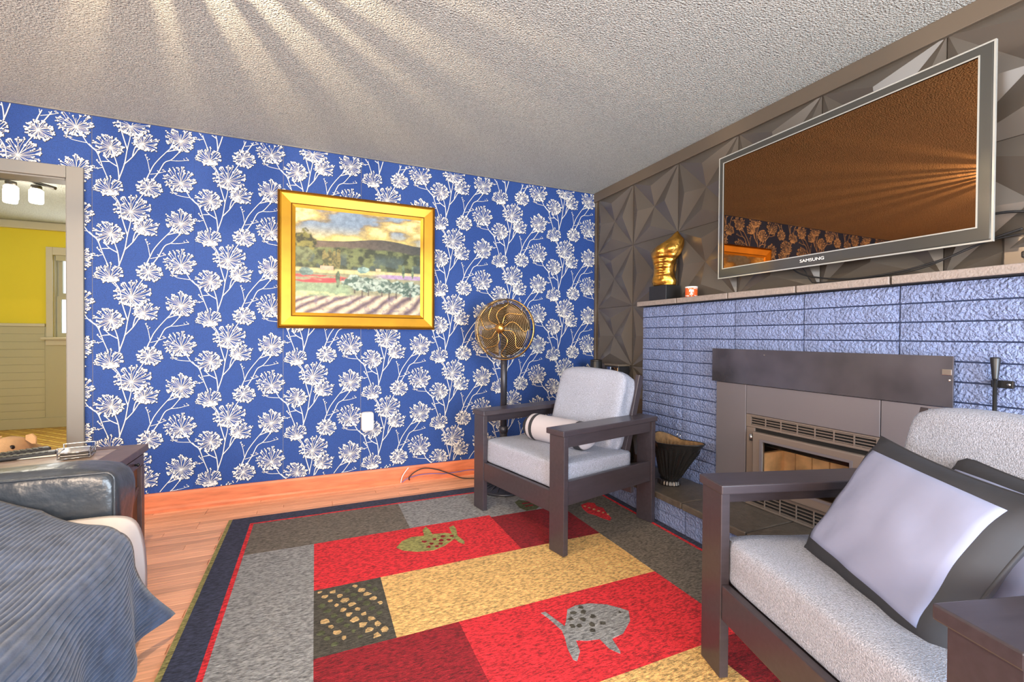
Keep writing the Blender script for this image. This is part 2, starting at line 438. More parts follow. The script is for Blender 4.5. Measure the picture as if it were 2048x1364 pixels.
def print_mesh(drop, zlo, zhi, keep):
    v = []; f = []; mi = []
    for rep in range(-2, 6):
        oz = 1.10 + drop + (rep - 2) * REP
        for pl in MOTIF:
            q = [(p.x, p.y + oz) for p in pl]
            if min(p[1] for p in q) < zlo or max(p[1] for p in q) > zhi: continue
            if not keep(q): continue
            cx_ = sum(p[0] for p in q) / len(q); cz_ = sum(p[1] for p in q) / len(q)
            n = len(v); yd = -0.0011 - NZ.random() * 0.0002
            if len(q) == 6: v += [(cx_ + (a - cx_) * 1.45 + .0014, yd, cz_ + (b - cz_) * 1.45 - .0018) for a, b in q]
            else: v += [(a + .0015, yd, b - .0013) for a, b in q]
            f.append(tuple(range(n, n + len(q)))); mi.append(1)
            n = len(v); yy = -0.0014 - NZ.random() * 0.0007; mi.append(0); v += [(a, yy, b) for a, b in q]; f.append(tuple(range(n, n + len(q))))
    me = new_mesh('printed_flowers', v, f, [MT['ink'], MT['ink_dark']])
    me.polygons.foreach_set('material_index', mi)
    return me
ZL, ZH = 0.122, 2.474
std = {}
for i in range(-4, 8):
    x0 = SEAM0 + ROLL * i; x1 = min(x0 + ROLL, -0.012)
    g = 0.0013 if i in (0, 2, 3) else 0.0003
    g2 = 0.0013 if i in (-1, 1, 2) else 0.0003
    strip = holed('wallpaper_strip', max(x0 + g, X_SIDE), x1 - g2 if i < 7 else x1, 0.1, CEIL, -0.001, 0.001, [DOOR], 'y', MT['blue_paper'], wall_left)
    drop = (i * 0.2675) % REP
    if i < 0:
        def keep(q, x0=x0): return all(x0 + p[0] > X_SIDE + .005 and not (-4.73 < x0 + p[0] < -3.76 and p[1] < 2.09) for p in q)
        me = print_mesh(drop, ZL, ZH, keep)
    elif i == 7 or x0 + ROLL > -0.02:
        def keep(q, x0=x0): return all(x0 + p[0] < -0.012 for p in q)
        me = print_mesh(drop, ZL, ZH, keep)
    else:
        k_ = i % 2
        if k_ not in std: std[k_] = print_mesh(drop, ZL, ZH, lambda q: True)
        me = std[k_]
    fl = link('printed_flowers', me, strip); fl.location = (x0, 0, 0); fl['kind'] = 'stuff'

# thin white bead along the ceiling, dark crown strip on the fireplace wall, corner strip
structure(box('trim_1', X_SIDE, -0.026, -0.012, -0.0005, CEIL - 0.006, CEIL, MT['white']), 'thin white bead between blue wallpaper and ceiling', 'trim')
structure(box('trim_2', -0.028, 0.0, Y_BACK, -0.001, 2.395, CEIL, MT['trim_dark'], bevel=.003), 'dark flat moulding along the ceiling over the star panels', 'trim')
structure(box('trim_3', -0.016, 0.0, -0.030, -0.001, 0.0, 2.395, MT['trim_dark'], bevel=.003), 'dark vertical strip in the corner beside the star panels', 'trim')
bb = structure(MB().prism([(0.0, 0.0), (-0.030, 0.0), (-0.030, 0.018), (-0.022, 0.030), (-0.018, 0.034), (-0.018, 0.108), (-0.012, 0.122), (0.0, 0.122)], -3.692, -0.03, 'x').build('baseboard_left', MT['basewood']), 'orange wood baseboard under the blue wallpaper', 'baseboard')
structure(MB().prism([(0.0, 0.0), (-0.030, 0.0), (-0.030, 0.018), (-0.018, 0.034), (-0.018, 0.108), (0.0, 0.122)], X_SIDE, -4.802, 'x').build('baseboard_doorway', MT['basewood']), 'short orange baseboard on the far side of the doorway', 'baseboard')

# door casing and jamb
cas = empty('door_1', (-3.77, 0, 0)); structure(cas, 'white cased doorway opening to the yellow kitchen', 'doorway')
def cpart(name, *a): return box(name, a[0] + 3.77, a[1] + 3.77, *a[2:], MT['white'], cas, bevel=.004)
cpart('casing', -3.775, -3.695, -0.020, -0.0005, 0.0, 2.147)
cpart('head_casing', -4.80, -3.7755, -0.020, -0.0005, 2.075, 2.147)
cpart('casing', -4.80, -4.715, -0.020, -0.0005, 0.0, 2.0745)
cpart('jamb', -3.785, -3.772, 0.0, 0.13, 0.0, 2.079)
cpart('jamb', -4.718, -4.705, 0.0, 0.13, 0.0, 2.079)
cpart('head_jamb', -4.704, -3.786, 0.0, 0.13, 2.066, 2.079)

# ---- faceted star panels on the fireplace wall
def star_panel():
    h, a = 0.040, 0.2485
    cs = [(-a, -a), (a, -a), (a, a), (-a, a)]
    v = [(0.0, y, z) for y, z in cs] + [(0.0, 0, 0)]
    f = []
    for i in range(4):
        p, q = cs[i], cs[(i + 1) % 4]
        c = ((p[0] + q[0]) * .31, (p[1] + q[1]) * .31)
        v.append((-h, c[0], c[1])); k = len(v) - 1
        f += [(i, (i + 1) % 4, k), ((i + 1) % 4, 4, k), (4, i, k)]
    n = len(v); v += [(0.008, y, z) for y, z in cs]
    f += [(i, n + i, n + (i + 1) % 4, (i + 1) % 4) for i in range(4)]
    return new_mesh('star_panel', v, f, MT['panel'])
PANEL = star_panel()
bm = bmesh.new(); bm.from_mesh(PANEL); bmesh.ops.recalc_face_normals(bm, faces=bm.faces); bm.to_mesh(PANEL); bm.free()
for c in range(8):
    for r in range(5):
        if r >= 2 and c > 1: continue
        o = link('star_panel', PANEL, wall_right)
        o.location = (-0.0085, -0.052 - 0.25 - 0.5015 * c, 2.155 - 0.5 * r)
        if r == 4: o.scale = (1, 1, 0.8); o.location.z = 0.203

# ================================================================== FIREPLACE
fp = empty('brick_fireplace', (-0.12, -0.816, 0.0), 0, 'navy painted stacked brick fireplace with dark mantel and raised hearth', 'fireplace')
FO = Vector((-0.12, -0.816, 0.0))
def fbox(name, x0, x1, y0, y1, z0, z1, m, bevel=0):
    return box(name, x0 - FO.x, x1 - FO.x, y0 - FO.y, y1 - FO.y, z0, z1, m, fp, bevel)
BL, BH, BZ = 0.4112, 0.0788, 1.372
R = random.Random(5)
def brick_mesh(L_, H_):
    nx, nz = 9, 3; j = 0.0035; D = 0.055
    v = []; f = []; idx = {}
    for a in range(nx + 1):
        for b in range(nz + 1):
            y = -L_ * a / nx; z = H_ * b / nz
            edge = a in (0, nx) or b in (0, nz)
            yy = y + (0 if a in (0, nx) else R.uniform(-.01, .01)); zz = z + ((.26 - 1 / 3) * H_ * (1 if b == 1 else -1 if b == 2 else 0)) * 1.0 + (0 if b in (0, nz) else R.uniform(-.004, .004))
            x = R.uniform(-.0015, .0015) if edge else -0.005 + R.uniform(-j, j)
            idx[a, b] = len(v); v.append((x, yy, zz))
    for a in range(nx):
        for b in range(nz):
            f.append((idx[a, b], idx[a, b + 1], idx[a + 1, b + 1], idx[a + 1, b]))
    ring = [(a, 0) for a in range(nx + 1)] + [(nx, b) for b in range(1, nz + 1)] + [(a, nz) for a in range(nx - 1, -1, -1)] + [(0, b) for b in range(nz - 1, 0, -1)]
    n = len(v)
    for a, b in ring:
        p = v[idx[a, b]]; v.append((D, p[1], p[2]))
    m = len(ring)
    for i in range(m):
        f.append((idx[ring[i]], idx[ring[(i + 1) % m]], n + (i + 1) % m, n + i))
    me = new_mesh('brick', v, f, MT['brick'], False)
    bm = bmesh.new(); bm.from_mesh(me); bmesh.ops.recalc_face_normals(bm, faces=bm.faces); bm.to_mesh(me); bm.free()
    return me
JT = 0.0065
BR = [brick_mesh(BL - JT, BH - JT) for _ in range(6)]
for c in range(6):
    for k in range(15):
        zt = BZ - k * BH
        y0 = -0.816 - c * BL; y1 = y0 - BL
        if zt - BH < 0.15: continue
        if y1 > -2.62 and y0 < -1.56 and zt < 0.93: continue        # the insert fills the firebox opening
        o = link('brick', R.choice(BR), fp)
        o.location = (0, y0 - JT / 2 - FO.y, zt - BH + JT / 2)
# mortar bed behind the bricks with the firebox opening
mo = holed('mortar_bed', -3.29 - FO.y, -0.822 - FO.y, 0.0, 1.372, 0.017, 0.119, [(-2.60 - FO.y, -1.58 - FO.y, 0.195, 0.86)], 'x', MT['mortar'], fp)
# firebox back
# mantel cap bricks
yj = [-0.803, -1.212, -1.624, -2.037, -2.449, -2.860, -3.29]
for a, b in zip(yj, yj[1:]):
    fbox('mantel_cap_brick', -0.172, -0.012, b + .004, a - .004, 1.376, 1.411, MT['cap'], .004)
fbox('mantel_bed', -0.160, -0.014, -3.28, -0.812, 1.373, 1.405, MT['soot'])
# hearth: brick base courses and slab tiles
hj = [-0.816, -1.195, -1.602, -2.022, -2.43, -2.84, -3.25]
HM = [brick_mesh(0.4, 0.072) for _ in range(3)]
fbox('hearth_core', -0.452, -0.02, -3.25, -0.83, 0.0, 0.155, MT['mortar'])
for row, z in enumerate((0.008, 0.083)):
    for a, b in zip(hj, hj[1:]):
        o = link('brick', R.choice(HM), fp); o.location = (-0.458 - FO.x, a - .004 - FO.y, z); o.scale = (0.4, (a - b - .008) / 0.4, 1)
for a, b in zip(hj, hj[1:]):
    fbox('hearth_slab', -0.490, -0.125, b + .003, a - .003, 0.158, 0.197, MT['hearth'], .006)

# ---- fireplace insert
ins = empty('fireplace_insert', (-0.15, -2.08, 0.2), 0, 'brown metal wood stove insert with glass door set in the brick fireplace', 'stove')
IO = Vector((-0.15, -2.08, 0.2))
def ibox(name, x0, x1, y0, y1, z0, z1, m, bevel=.002, parent=None):
    return box(name, x0 - IO.x, x1 - IO.x, y0 - IO.y, y1 - IO.y, z0 - IO.z, z1 - IO.z, m, parent or ins, bevel)
ibox('side_panel', -0.150, -0.132, -1.741, -1.535, 0.200, 0.877, MT['insert'])
ibox('side_panel', -0.150, -0.132, -2.640, -2.412, 0.200, 0.877, MT['insert'])
ibox('header_panel', -0.150, -0.132, -2.409, -1.744, 0.714, 0.877, MT['insert'])
tp = ibox('top_plate', -0.160, -0.1505, -2.656, -1.509, 0.880, 1.079, MT['steel'], .001)
ibox('bracket_tab', -0.1625, -0.1605, -2.652, -2.622, 1.005, 1.028, MT['chrome'], .001)
for yy, zz in ((-1.86, 1.05), (-2.646, 0.985)):
    MB().lathe([(0, .0), (.004, .0), (.004, .002), (0, .003)], 10, Matrix.Translation((-.1605 - IO.x, yy - IO.y, zz - IO.z)) @ Matrix.Rotation(-PI / 2, 4, 'Y')).build('screw', MT['chrome'], ins)
# louvre strip
for (z0, z1, nm) in ((0.642, 0.712, 'upper_grille'), (0.200, 0.300, 'lower_grille')):
    gr = holed(nm, -2.408 - IO.y, -1.745 - IO.y, z0 - IO.z, z1 - IO.z, -0.149 - IO.x, -0.140 - IO.x, [(-2.395 - IO.y, -1.775 - IO.y, z0 + .012 - IO.z, z1 - .008 - IO.z)], 'x', MT['insert_door'], ins)
    nsl = 4 if z0 > .5 else 5
    for s_ in range(nsl):
        zc = z0 + .016 + (z1 - z0 - .028) * s_ / (nsl - 1)
        ibox('louvre_slat', -0.147, -0.136, -2.394, -1.776, zc - .0022, zc + .0022, MT['insert_door'], 0, gr)
    for s_ in range(1, 7):
        yy = -1.775 - .62 * s_ / 7
        ibox('louvre_post', -0.1485, -0.145, yy - .003, yy + .003, z0 + .012, z1 - .008, MT['insert_door'], 0, gr)
    ibox('louvre_shadow_box', -0.134, -0.06, -2.40, -1.77, z0 + .003, z1 - .003, MT['soot'], 0, gr)
ibox('body_face', -0.146, -0.134, -1.795, -1.745, 0.302, 0.640, MT['insert_door'])
ibox('body_face', -0.146, -0.134, -2.408, -2.380, 0.302, 0.640, MT['insert_door'])
dr = holed('stove_door', -2.378 - IO.y, -1.797 - IO.y, 0.305 - IO.z, 0.622 - IO.z, -0.168 - IO.x, -0.140 - IO.x, [(-2.302 - IO.y, -1.858 - IO.y, 0.360 - IO.z, 0.578 - IO.z)], 'x', MT['insert_door'], ins)
add_bevel(dr, .008, 3)
fr = holed('glass_retainer', -2.312 - IO.y, -1.846 - IO.y, 0.350 - IO.z, 0.588 - IO.z, -0.171 - IO.x, -0.166 - IO.x, [(-2.300 - IO.y, -1.860 - IO.y, 0.362 - IO.z, 0.576 - IO.z)], 'x', MT['insert'], dr)
ibox('door_glass', -0.158, -0.154, -2.305, -1.855, 0.358, 0.580, MT['glass'], 0, dr)
for zz in (0.585, 0.36):
    MB().tube([(-0.158 - IO.x, -1.785 - IO.y, zz - .018 - IO.z), (-0.158 - IO.x, -1.785 - IO.y, zz + .018 - IO.z)], .010, 10).build('hinge', MT['chrome'], dr, True)
MB().tube([(-0.17 - IO.x, -2.385 - IO.y, .46 - IO.z), (-0.20 - IO.x, -2.385 - IO.y, .46 - IO.z), (-0.205 - IO.x, -2.385 - IO.y, .36 - IO.z)], .008, 8).build('door_handle', MT['chrome'], dr, True)
# firebox: lined with firebrick
fbx = holed('firebox', -2.40 - IO.y, -1.76 - IO.y, 0.302 - IO.z, 0.64 - IO.z, -0.132 - IO.x, 0.10 - IO.x, [(-2.35 - IO.y, -1.80 - IO.y, 0.33 - IO.z, 0.61 - IO.z)], 'x', MT['soot'], ins)
nb = 6; w_ = 0.55 / nb
for i in range(nb):
    ibox('firebrick', 0.062, 0.098, -1.80 - (i + 1) * w_ + .002, -1.80 - i * w_ - .002, 0.331, 0.53, MT['firebrick'], .003, fbx)
for yy in (-1.803, -2.322):
    ibox('firebrick', -0.12, 0.058, yy - .025, yy, 0.331, 0.50, MT['firebrick'], .003, fbx)
ibox('baffle_plate', -0.10, 0.06, -2.345, -1.805, 0.545, 0.56, MT['iron'], .002, fbx)
MB().tube([(-0.09 - IO.x, -1.81 - IO.y, .545 - IO.z), (-0.09 - IO.x, -2.34 - IO.y, .545 - IO.z)], .009, 8).build('air_tube', MT['nickel'], fbx, True)
ibox('firebox_back', 0.099, 0.104, -2.36, -1.79, 0.32, 0.62, MT['soot'], 0, fbx)
# ================================================================== RUG
rug = empty('area_rug', (-1.68, -1.9, 0.0), 0, 'patchwork area rug in red, gold, grey and navy with fish and turtle motifs', 'rug')
RO = Vector((-1.68, -1.9, 0))
RX0, RX1, RY0, RY1 = -2.886, -0.476, -3.42, -0.372
RT = 0.0145
box('rug_backing', RX0 + .004 - RO.x, RX1 - .004 - RO.x, RY0 + .004 - RO.y, RY1 - .004 - RO.y, 0.001, 0.008, MT['rug_cream'], rug)
def fuzz(a, b, n):   # slightly uneven straight edge
    return [a + (b - a) * i / n for i in range(n + 1)]
def block(name, x0, x1, y0, y1, key, top=RT):
    nx = max(2, int(abs(x1 - x0) / .05)); ny = max(2, int(abs(y1 - y0) / .05))
    v = []; f = []
    for i in range(nx + 1):
        for j in range(ny + 1):
            x = x0 + (x1 - x0) * i / nx; y = y0 + (y1 - y0) * j / ny
            jx = noise.noise(Vector((x * 9, y * 9, 3.1))) * .0006; jy = noise.noise(Vector((x * 9, y * 9, 8.7))) * .0006
            v.append((x + jx - RO.x, y + jy - RO.y, top + noise.noise(Vector((x * 6, y * 6, 1))) * .0008))
    for i in range(nx):
        for j in range(ny):
            a = i * (ny + 1) + j
            f.append((a, a + ny + 1, a + ny + 2, a + 1))
    # skirt
    ring = [i * (ny + 1) for i in range(nx + 1)] + [nx * (ny + 1) + j for j in range(1, ny + 1)] + [i * (ny + 1) + ny for i in range(nx - 1, -1, -1)] + [j for j in range(ny - 1, 0, -1)]
    n = len(v)
    for r in ring: v.append((v[r][0], v[r][1], .004))
    m = len(ring)
    for i in range(m): f.append((ring[i], n + i, n + (i + 1) % m, ring[(i + 1) % m]))
    return link(name, new_mesh(name, v, f, MT['rug_' + key], False), rug)
IX0, IX1, IY0, IY1 = -2.744, -0.535, -3.27, -0.497
block('border_band', -2.868, -2.764, RY0, RY1, 'navy')
block('border_band', -0.513, -0.476, RY0, RY1, 'navy')
block('border_band', -2.764, -0.513, RY1 - .105, RY1, 'navy')
block('border_band', -2.764, -0.513, RY0, RY0 + .13, 'navy')
block('edge_binding', -2.888, -2.868, RY0, RY1, 'edge', RT - .001)
block('edge_binding', -2.888, -0.476, RY1, RY1 + .006, 'cream', RT - .003)
block('red_line', -2.764, -2.744, RY0 + .13, RY1 - .105, 'red')
block('red_line', -0.533, -0.513, RY0 + .13, RY1 - .105, 'red')
block('red_line', -2.744, -0.533, RY1 - .122, RY1 - .105, 'red')
block('red_line', -2.744, -0.533, RY0 + .13, RY0 + .15, 'red')
for x0, x1, y0, y1, k in ((-2.744, -1.897, -.913, -.494, 'brown'), (-1.897, -1.40, -.913, -.494, 'grey'), (-1.40, -.905, -.945, -.494, 'grey'), (-2.744, -2.413, -2.45, -.913, 'grey'),
        (-2.413, -1.40, -1.40, -.913, 'red'), (-1.40, -.905, -1.40, -.945, 'dred'),
        (-2.128, -.905, -1.858, -1.40, 'gold'), (-2.413, -2.128, -1.858, -1.40, 'char'), (-2.413, -1.887, -2.45, -1.858, 'dred'),
        (-1.887, -.905, -2.338, -1.858, 'red'), (-.905, -.533, -2.338, -.494, 'brown'), (-1.887, -1.10, -2.9, -2.338, 'gold'), (-1.10, -.533, -2.9, -2.338, 'dred'),
        (-2.744, -1.887, -3.27, -2.45, 'brown'), (-1.887, -.533, -3.27, -2.9, 'grey')):
    if abs(y1 - y0) < .01: continue
    block('pile_block', x0, x1, y0, y1, k)
def flat(name, poly, key, z=RT + .0016, parent=rug):
    mb = MB().prism([(a - RO.x, b - RO.y) for a, b in poly], RT - .004, z)
    o = mb.build(name, MT['rug_' + key], parent)
    bm = bmesh.new(); bm.from_mesh(o.data); bmesh.ops.triangulate(bm, faces=[f for f in bm.faces if len(f.verts) > 4]); bmesh.ops.recalc_face_normals(bm, faces=bm.faces); bm.to_mesh(o.data); bm.free()
    return o
TUR = [(-1.493, -2.02), (-1.451, -1.959), (-1.403, -1.948), (-1.342, -1.959), (-1.281, -1.993), (-1.243, -2.037), (-1.223, -2.066), (-1.258, -2.12), (-1.332, -2.172), (-1.39, -2.181), (-1.403, -2.248), (-1.41, -2.258), (-1.431, -2.221), (-1.433, -2.163), (-1.482, -2.153), (-1.519, -2.135), (-1.536, -2.191), (-1.572, -2.229), (-1.581, -2.218), (-1.57, -2.161), (-1.549, -2.105), (-1.539, -2.066), (-1.551, -1.977), (-1.562, -1.936), (-1.543, -1.937), (-1.523, -2.017), (-1.516, -2.048)]
FISH = [(-2.011, -1.131), (-1.971, -1.067), (-1.912, -1.036), (-1.843, -1.046), (-1.835, -0.97), (-1.809, -0.931), (-1.797, -0.986), (-1.796, -1.046), (-1.725, -1.056), (-1.692, -1.082), (-1.683, -0.992), (-1.652, -0.975), (-1.651, -1.027), (-1.67, -1.119), (-1.655, -1.2), (-1.665, -1.232), (-1.686, -1.198), (-1.694, -1.146), (-1.766, -1.207), (-1.834, -1.236), (-1.918, -1.218), (-1.983, -1.177)]
LEAF = [(-0.772, -0.99), (-0.704, -0.969), (-0.667, -0.997), (-0.688, -1.049), (-0.665, -1.094), (-0.698, -1.182), (-0.714, -1.25), (-0.744, -1.279), (-0.766, -1.239), (-0.783, -1.168), (-0.806, -1.126), (-0.796, -1.051)]
GTUR = [(-1.163, -0.777), (-1.12, -0.745), (-1.075, -0.789), (-1.043, -0.84), (-1.037, -0.903), (-1.082, -0.94), (-1.151, -0.94), (-1.173, -0.882)]
R = random.Random(21)
def blob(cx, cy, r, n=7):
    a0 = R.random() * 6
    return [(cx + math.cos(a0 + 2 * PI * k / n) * r * R.uniform(.55, 1.3), cy + math.sin(a0 + 2 * PI * k / n) * r * R.uniform(.55, 1.3)) for k in range(n)]
t = flat('turtle_motif', TUR, 'grey')
for cx, cy in ((-1.47, -2.02), (-1.44, -1.99), (-1.43, -2.04), (-1.40, -2.0), (-1.46, -2.07), (-1.41, -2.08), (-1.38, -2.04), (-1.43, -2.11), (-1.49, -2.06), (-1.37, -2.09), (-1.39, -1.97)):
    flat('motif_spot', blob(cx, cy, .013), 'char', RT + .0026, t)
flat('motif_eye', blob(-1.262, -2.06, .008), 'char', RT + .0026, t)
t = flat('fish_motif', FISH, 'olive')
for cx, cy in ((-1.86, -1.12), (-1.83, -1.16), (-1.80, -1.11), (-1.77, -1.14), (-1.85, -1.19), (-1.81, -1.20), (-1.75, -1.10), (-1.73, -1.15), (-1.78, -1.18), (-1.70, -1.11)):
    flat('motif_spot', blob(cx, cy, .014), 'dred', RT + .0026, t)
t = flat('leaf_motif', LEAF, 'red')
for k in range(6):
    flat('motif_streak', blob(-.76 + .012 * k, -1.02 - .035 * k, .010), 'tan', RT + .0026, t)
t = flat('turtle_motif', GTUR, 'green')
for k in range(6):
    flat('motif_spot', blob(-1.12 + .02 * (k % 3), -.82 - .05 * (k // 3), .012), 'dred', RT + .0026, t)
for k in range(46):
    cx = -2.39 + .24 * ((k * 0.618) % 1); cy = -1.42 - .40 * (k + .5) / 46
    flat('leaf_spot', blob(cx, cy, R.uniform(.011, .018)), 'tan' if k % 5 < 3 else 'green')
for k in range(20):
    flat('leaf_spot', blob(R.uniform(-1.07, -.57), R.uniform(-2.86, -2.37), .018), 'olive')

# ================================================================== CUSHION BUILDERS
def cushion_mesh(name, sx, sy, sz, m, n=14, crown=.25, wob=0.004, seed=0, p=7.0):
    """box cushion centred at the origin with rounded edges and a domed top"""
    bm = bmesh.new(); bmesh.ops.create_cube(bm, size=2.0)
    bmesh.ops.subdivide_edges(bm, edges=bm.edges[:], cuts=n, use_grid_fill=True)
    for v in bm.verts:
        x, y, z = v.co
        # rounded box: move towards a superellipsoid near the edges
        l = (abs(x) ** p + abs(y) ** p + abs(z) ** p) ** (1 / p)
        q = Vector((x, y, z)) / l if l > 0 else v.co
        c = q.lerp(Vector((x, y, z)), 0.12)
        dome = (1 - abs(x) ** 2.6) * (1 - abs(y) ** 2.6)
        zz = c.z * (1 - crown * .5 + crown * dome)
        w = noise.noise(Vector((x * 1.7 + seed, y * 1.7, z * 1.3))) * wob
        v.co = Vector((c.x * sx / 2 + w, c.y * sy / 2 + w, zz * sz / 2 + w))
    me = bpy.data.meshes.new(name); bm.to_mesh(me); bm.free()
    me.materials.append(m); me.polygons.foreach_set('use_smooth', [True] * len(me.polygons))
    return me

# ================================================================== ARMCHAIRS
def make_chair(loc, rz, label, W=0.432, D=0.76):
    ch = empty('armchair', loc, rz, label, 'armchair', 'matching espresso armchairs with pale cushions')
    AZ = 0.645
    wd = MT['wood']
    for s in (-1, 1):
        a, b = sorted((s * W, s * (W - .112)))
        box('leg', 0.0, 0.032, a, b, 0.0, AZ - .031, wd, ch, .003)
        box('leg', D - .034, D, a, b, 0.0, AZ - .031, wd, ch, .003)
        a, b = sorted((s * (W + .006), s * (W - .130)))
        box('armrest', -0.010, D + .012, a, b, AZ - .030, AZ, wd, ch, .004)
        a, b = sorted((s * (W - .012), s * (W - .036)))
        box('arm_apron', .033, D - .035, a, b, AZ - .092, AZ - .0305, wd, ch, .002)
        box('side_rail', .033, D - .035, a, b, .252, .375, wd, ch, .003)
        # slanted back post
        p0, p1 = Vector((.570, 0, .235)), Vector((.755, 0, .885))
        d = (p1 - p0).normalized(); nrm = Vector((d.z, 0, -d.x))
        y0, y1 = sorted((s * .300, s * .330))
        v = []
        for yy in (y0, y1):
            for p, o_ in ((p0, -.022), (p0, .022), (p1, .022), (p1, -.022)):
                q = p + nrm * o_; v.append((q.x, yy, q.z))
        MB().add(v, [(0, 1, 2, 3), (7, 6, 5, 4), (0, 4, 5, 1), (1, 5, 6, 2), (2, 6, 7, 3), (3, 7, 4, 0)]).build('back_post', wd, ch, bevel=.003)
    box('front_rail', .004, .030, -(W - .113), W - .113, .197, .312, wd, ch, .003)
    box('rear_rail', .58, .605, -.394, .394, .20, .30, wd, ch, .003)
    for i in range(5):
        t_ = .12 + .19 * i
        p = Vector((.570, 0, .235)).lerp(Vector((.755, 0, .885)), t_)
        M = Matrix.Translation((p.x + .012, 0, p.z)) @ Matrix.Rotation(math.radians(15.9), 4, 'Y')
        box('back_slat', -.008, .008, -.299, .299, -.035, .035, wd, ch, .002, M)
    for i in range(4):
        xx = .09 + .145 * i
        box('seat_slat', xx - .03, xx + .03, -.394, .394, .275, .288, wd, ch, 0)
    sc_ = link('seat_cushion', cushion_mesh('seat_cushion', .600, 2 * W - .122, .160, MT['boucle'], crown=.12, seed=rz, p=14), ch)
    sc_.location = (.332, 0, .373); sc_.rotation_euler = (0, math.radians(1.5), 0)
    # stitched seam around the top edge
    pts = []
    hx, hy, r = .288, W - .070, .03
    for cx, cy, a0 in ((hx - r, hy - r, 0), (-hx + r, hy - r, 90), (-hx + r, -hy + r, 180), (hx - r, -hy + r, 270)):
        for k in range(5):
            a = math.radians(a0 + 22.5 * k); pts.append((cx + r * math.cos(a), cy + r * math.sin(a), .0665))
    MB().tube(pts, .0022, 6, closed=True).build('seam', MT['boucle'], sc_, True)
    bc = link('back_cushion', cushion_mesh('back_cushion', .140, .575, .500, MT['boucle'], crown=.10, wob=.012, seed=rz + 4, p=9), ch)
    bc.location = (.622, -.022, .660); bc.rotation_euler = (0, math.radians(16), 0)
    return ch
chair_a = make_chair((-1.345, -1.155, 0.0185), math.radians(13), 'dark wood armchair with pale cushions facing away from the fireplace by the blue wall')
chair_b = make_chair((-1.278, -2.813, 0.0185), math.radians(-16), 'dark wood armchair in the foreground, closest to the viewer, cropped by the picture edge', W=.452, D=.70)

# ---- bolster on the far chair
def bolster():
    o = empty('bolster_pillow', (-1.022, -1.108, 0.476), math.radians(13), 'white cylindrical lumbar pillow with black end bands on the far armchair', 'pillow')
    L_, r = 0.52, 0.084
    def prof(a, b, n=6, extra=0):
        out = []
        for i in range(n + 1):
            y = a + (b - a) * i / n; u = abs(2 * y / L_)
            rr = r * (1 - max(0, u - .72) ** 2 * 5.5) * (1 + .03 * noise.noise(Vector((y * 14, 3, 1)))) + extra
            out.append((max(rr, .002), y))
        return out
    Mx = Matrix.Translation((0, 0, .080)) @ Matrix.Rotation(math.radians(7), 4, 'Z') @ Matrix.Rotation(-PI / 2, 4, 'X')
    def seg(name, a, b, m, extra=0, n=6):
        MB().lathe(prof(a, b, n, extra), 32, Mx, cap=(abs(a) > .25 or abs(b) > .25)).build(name, m, o, True)
    h = L_ / 2
    seg('end_cap', -h, -.215, MT['bolster']); seg('black_band', -.215, -.165, MT['black_cloth'], .001)
    seg('pillow_body', -.165, .150, MT['bolster'], 0, 14); seg('black_band', .150, .175, MT['black_cloth'], .001, 2)
    seg('white_band', .175, .202, MT['bolster'], .0005, 2); seg('black_band', .202, h, MT['black_cloth'], .001)
    return o
bolster()

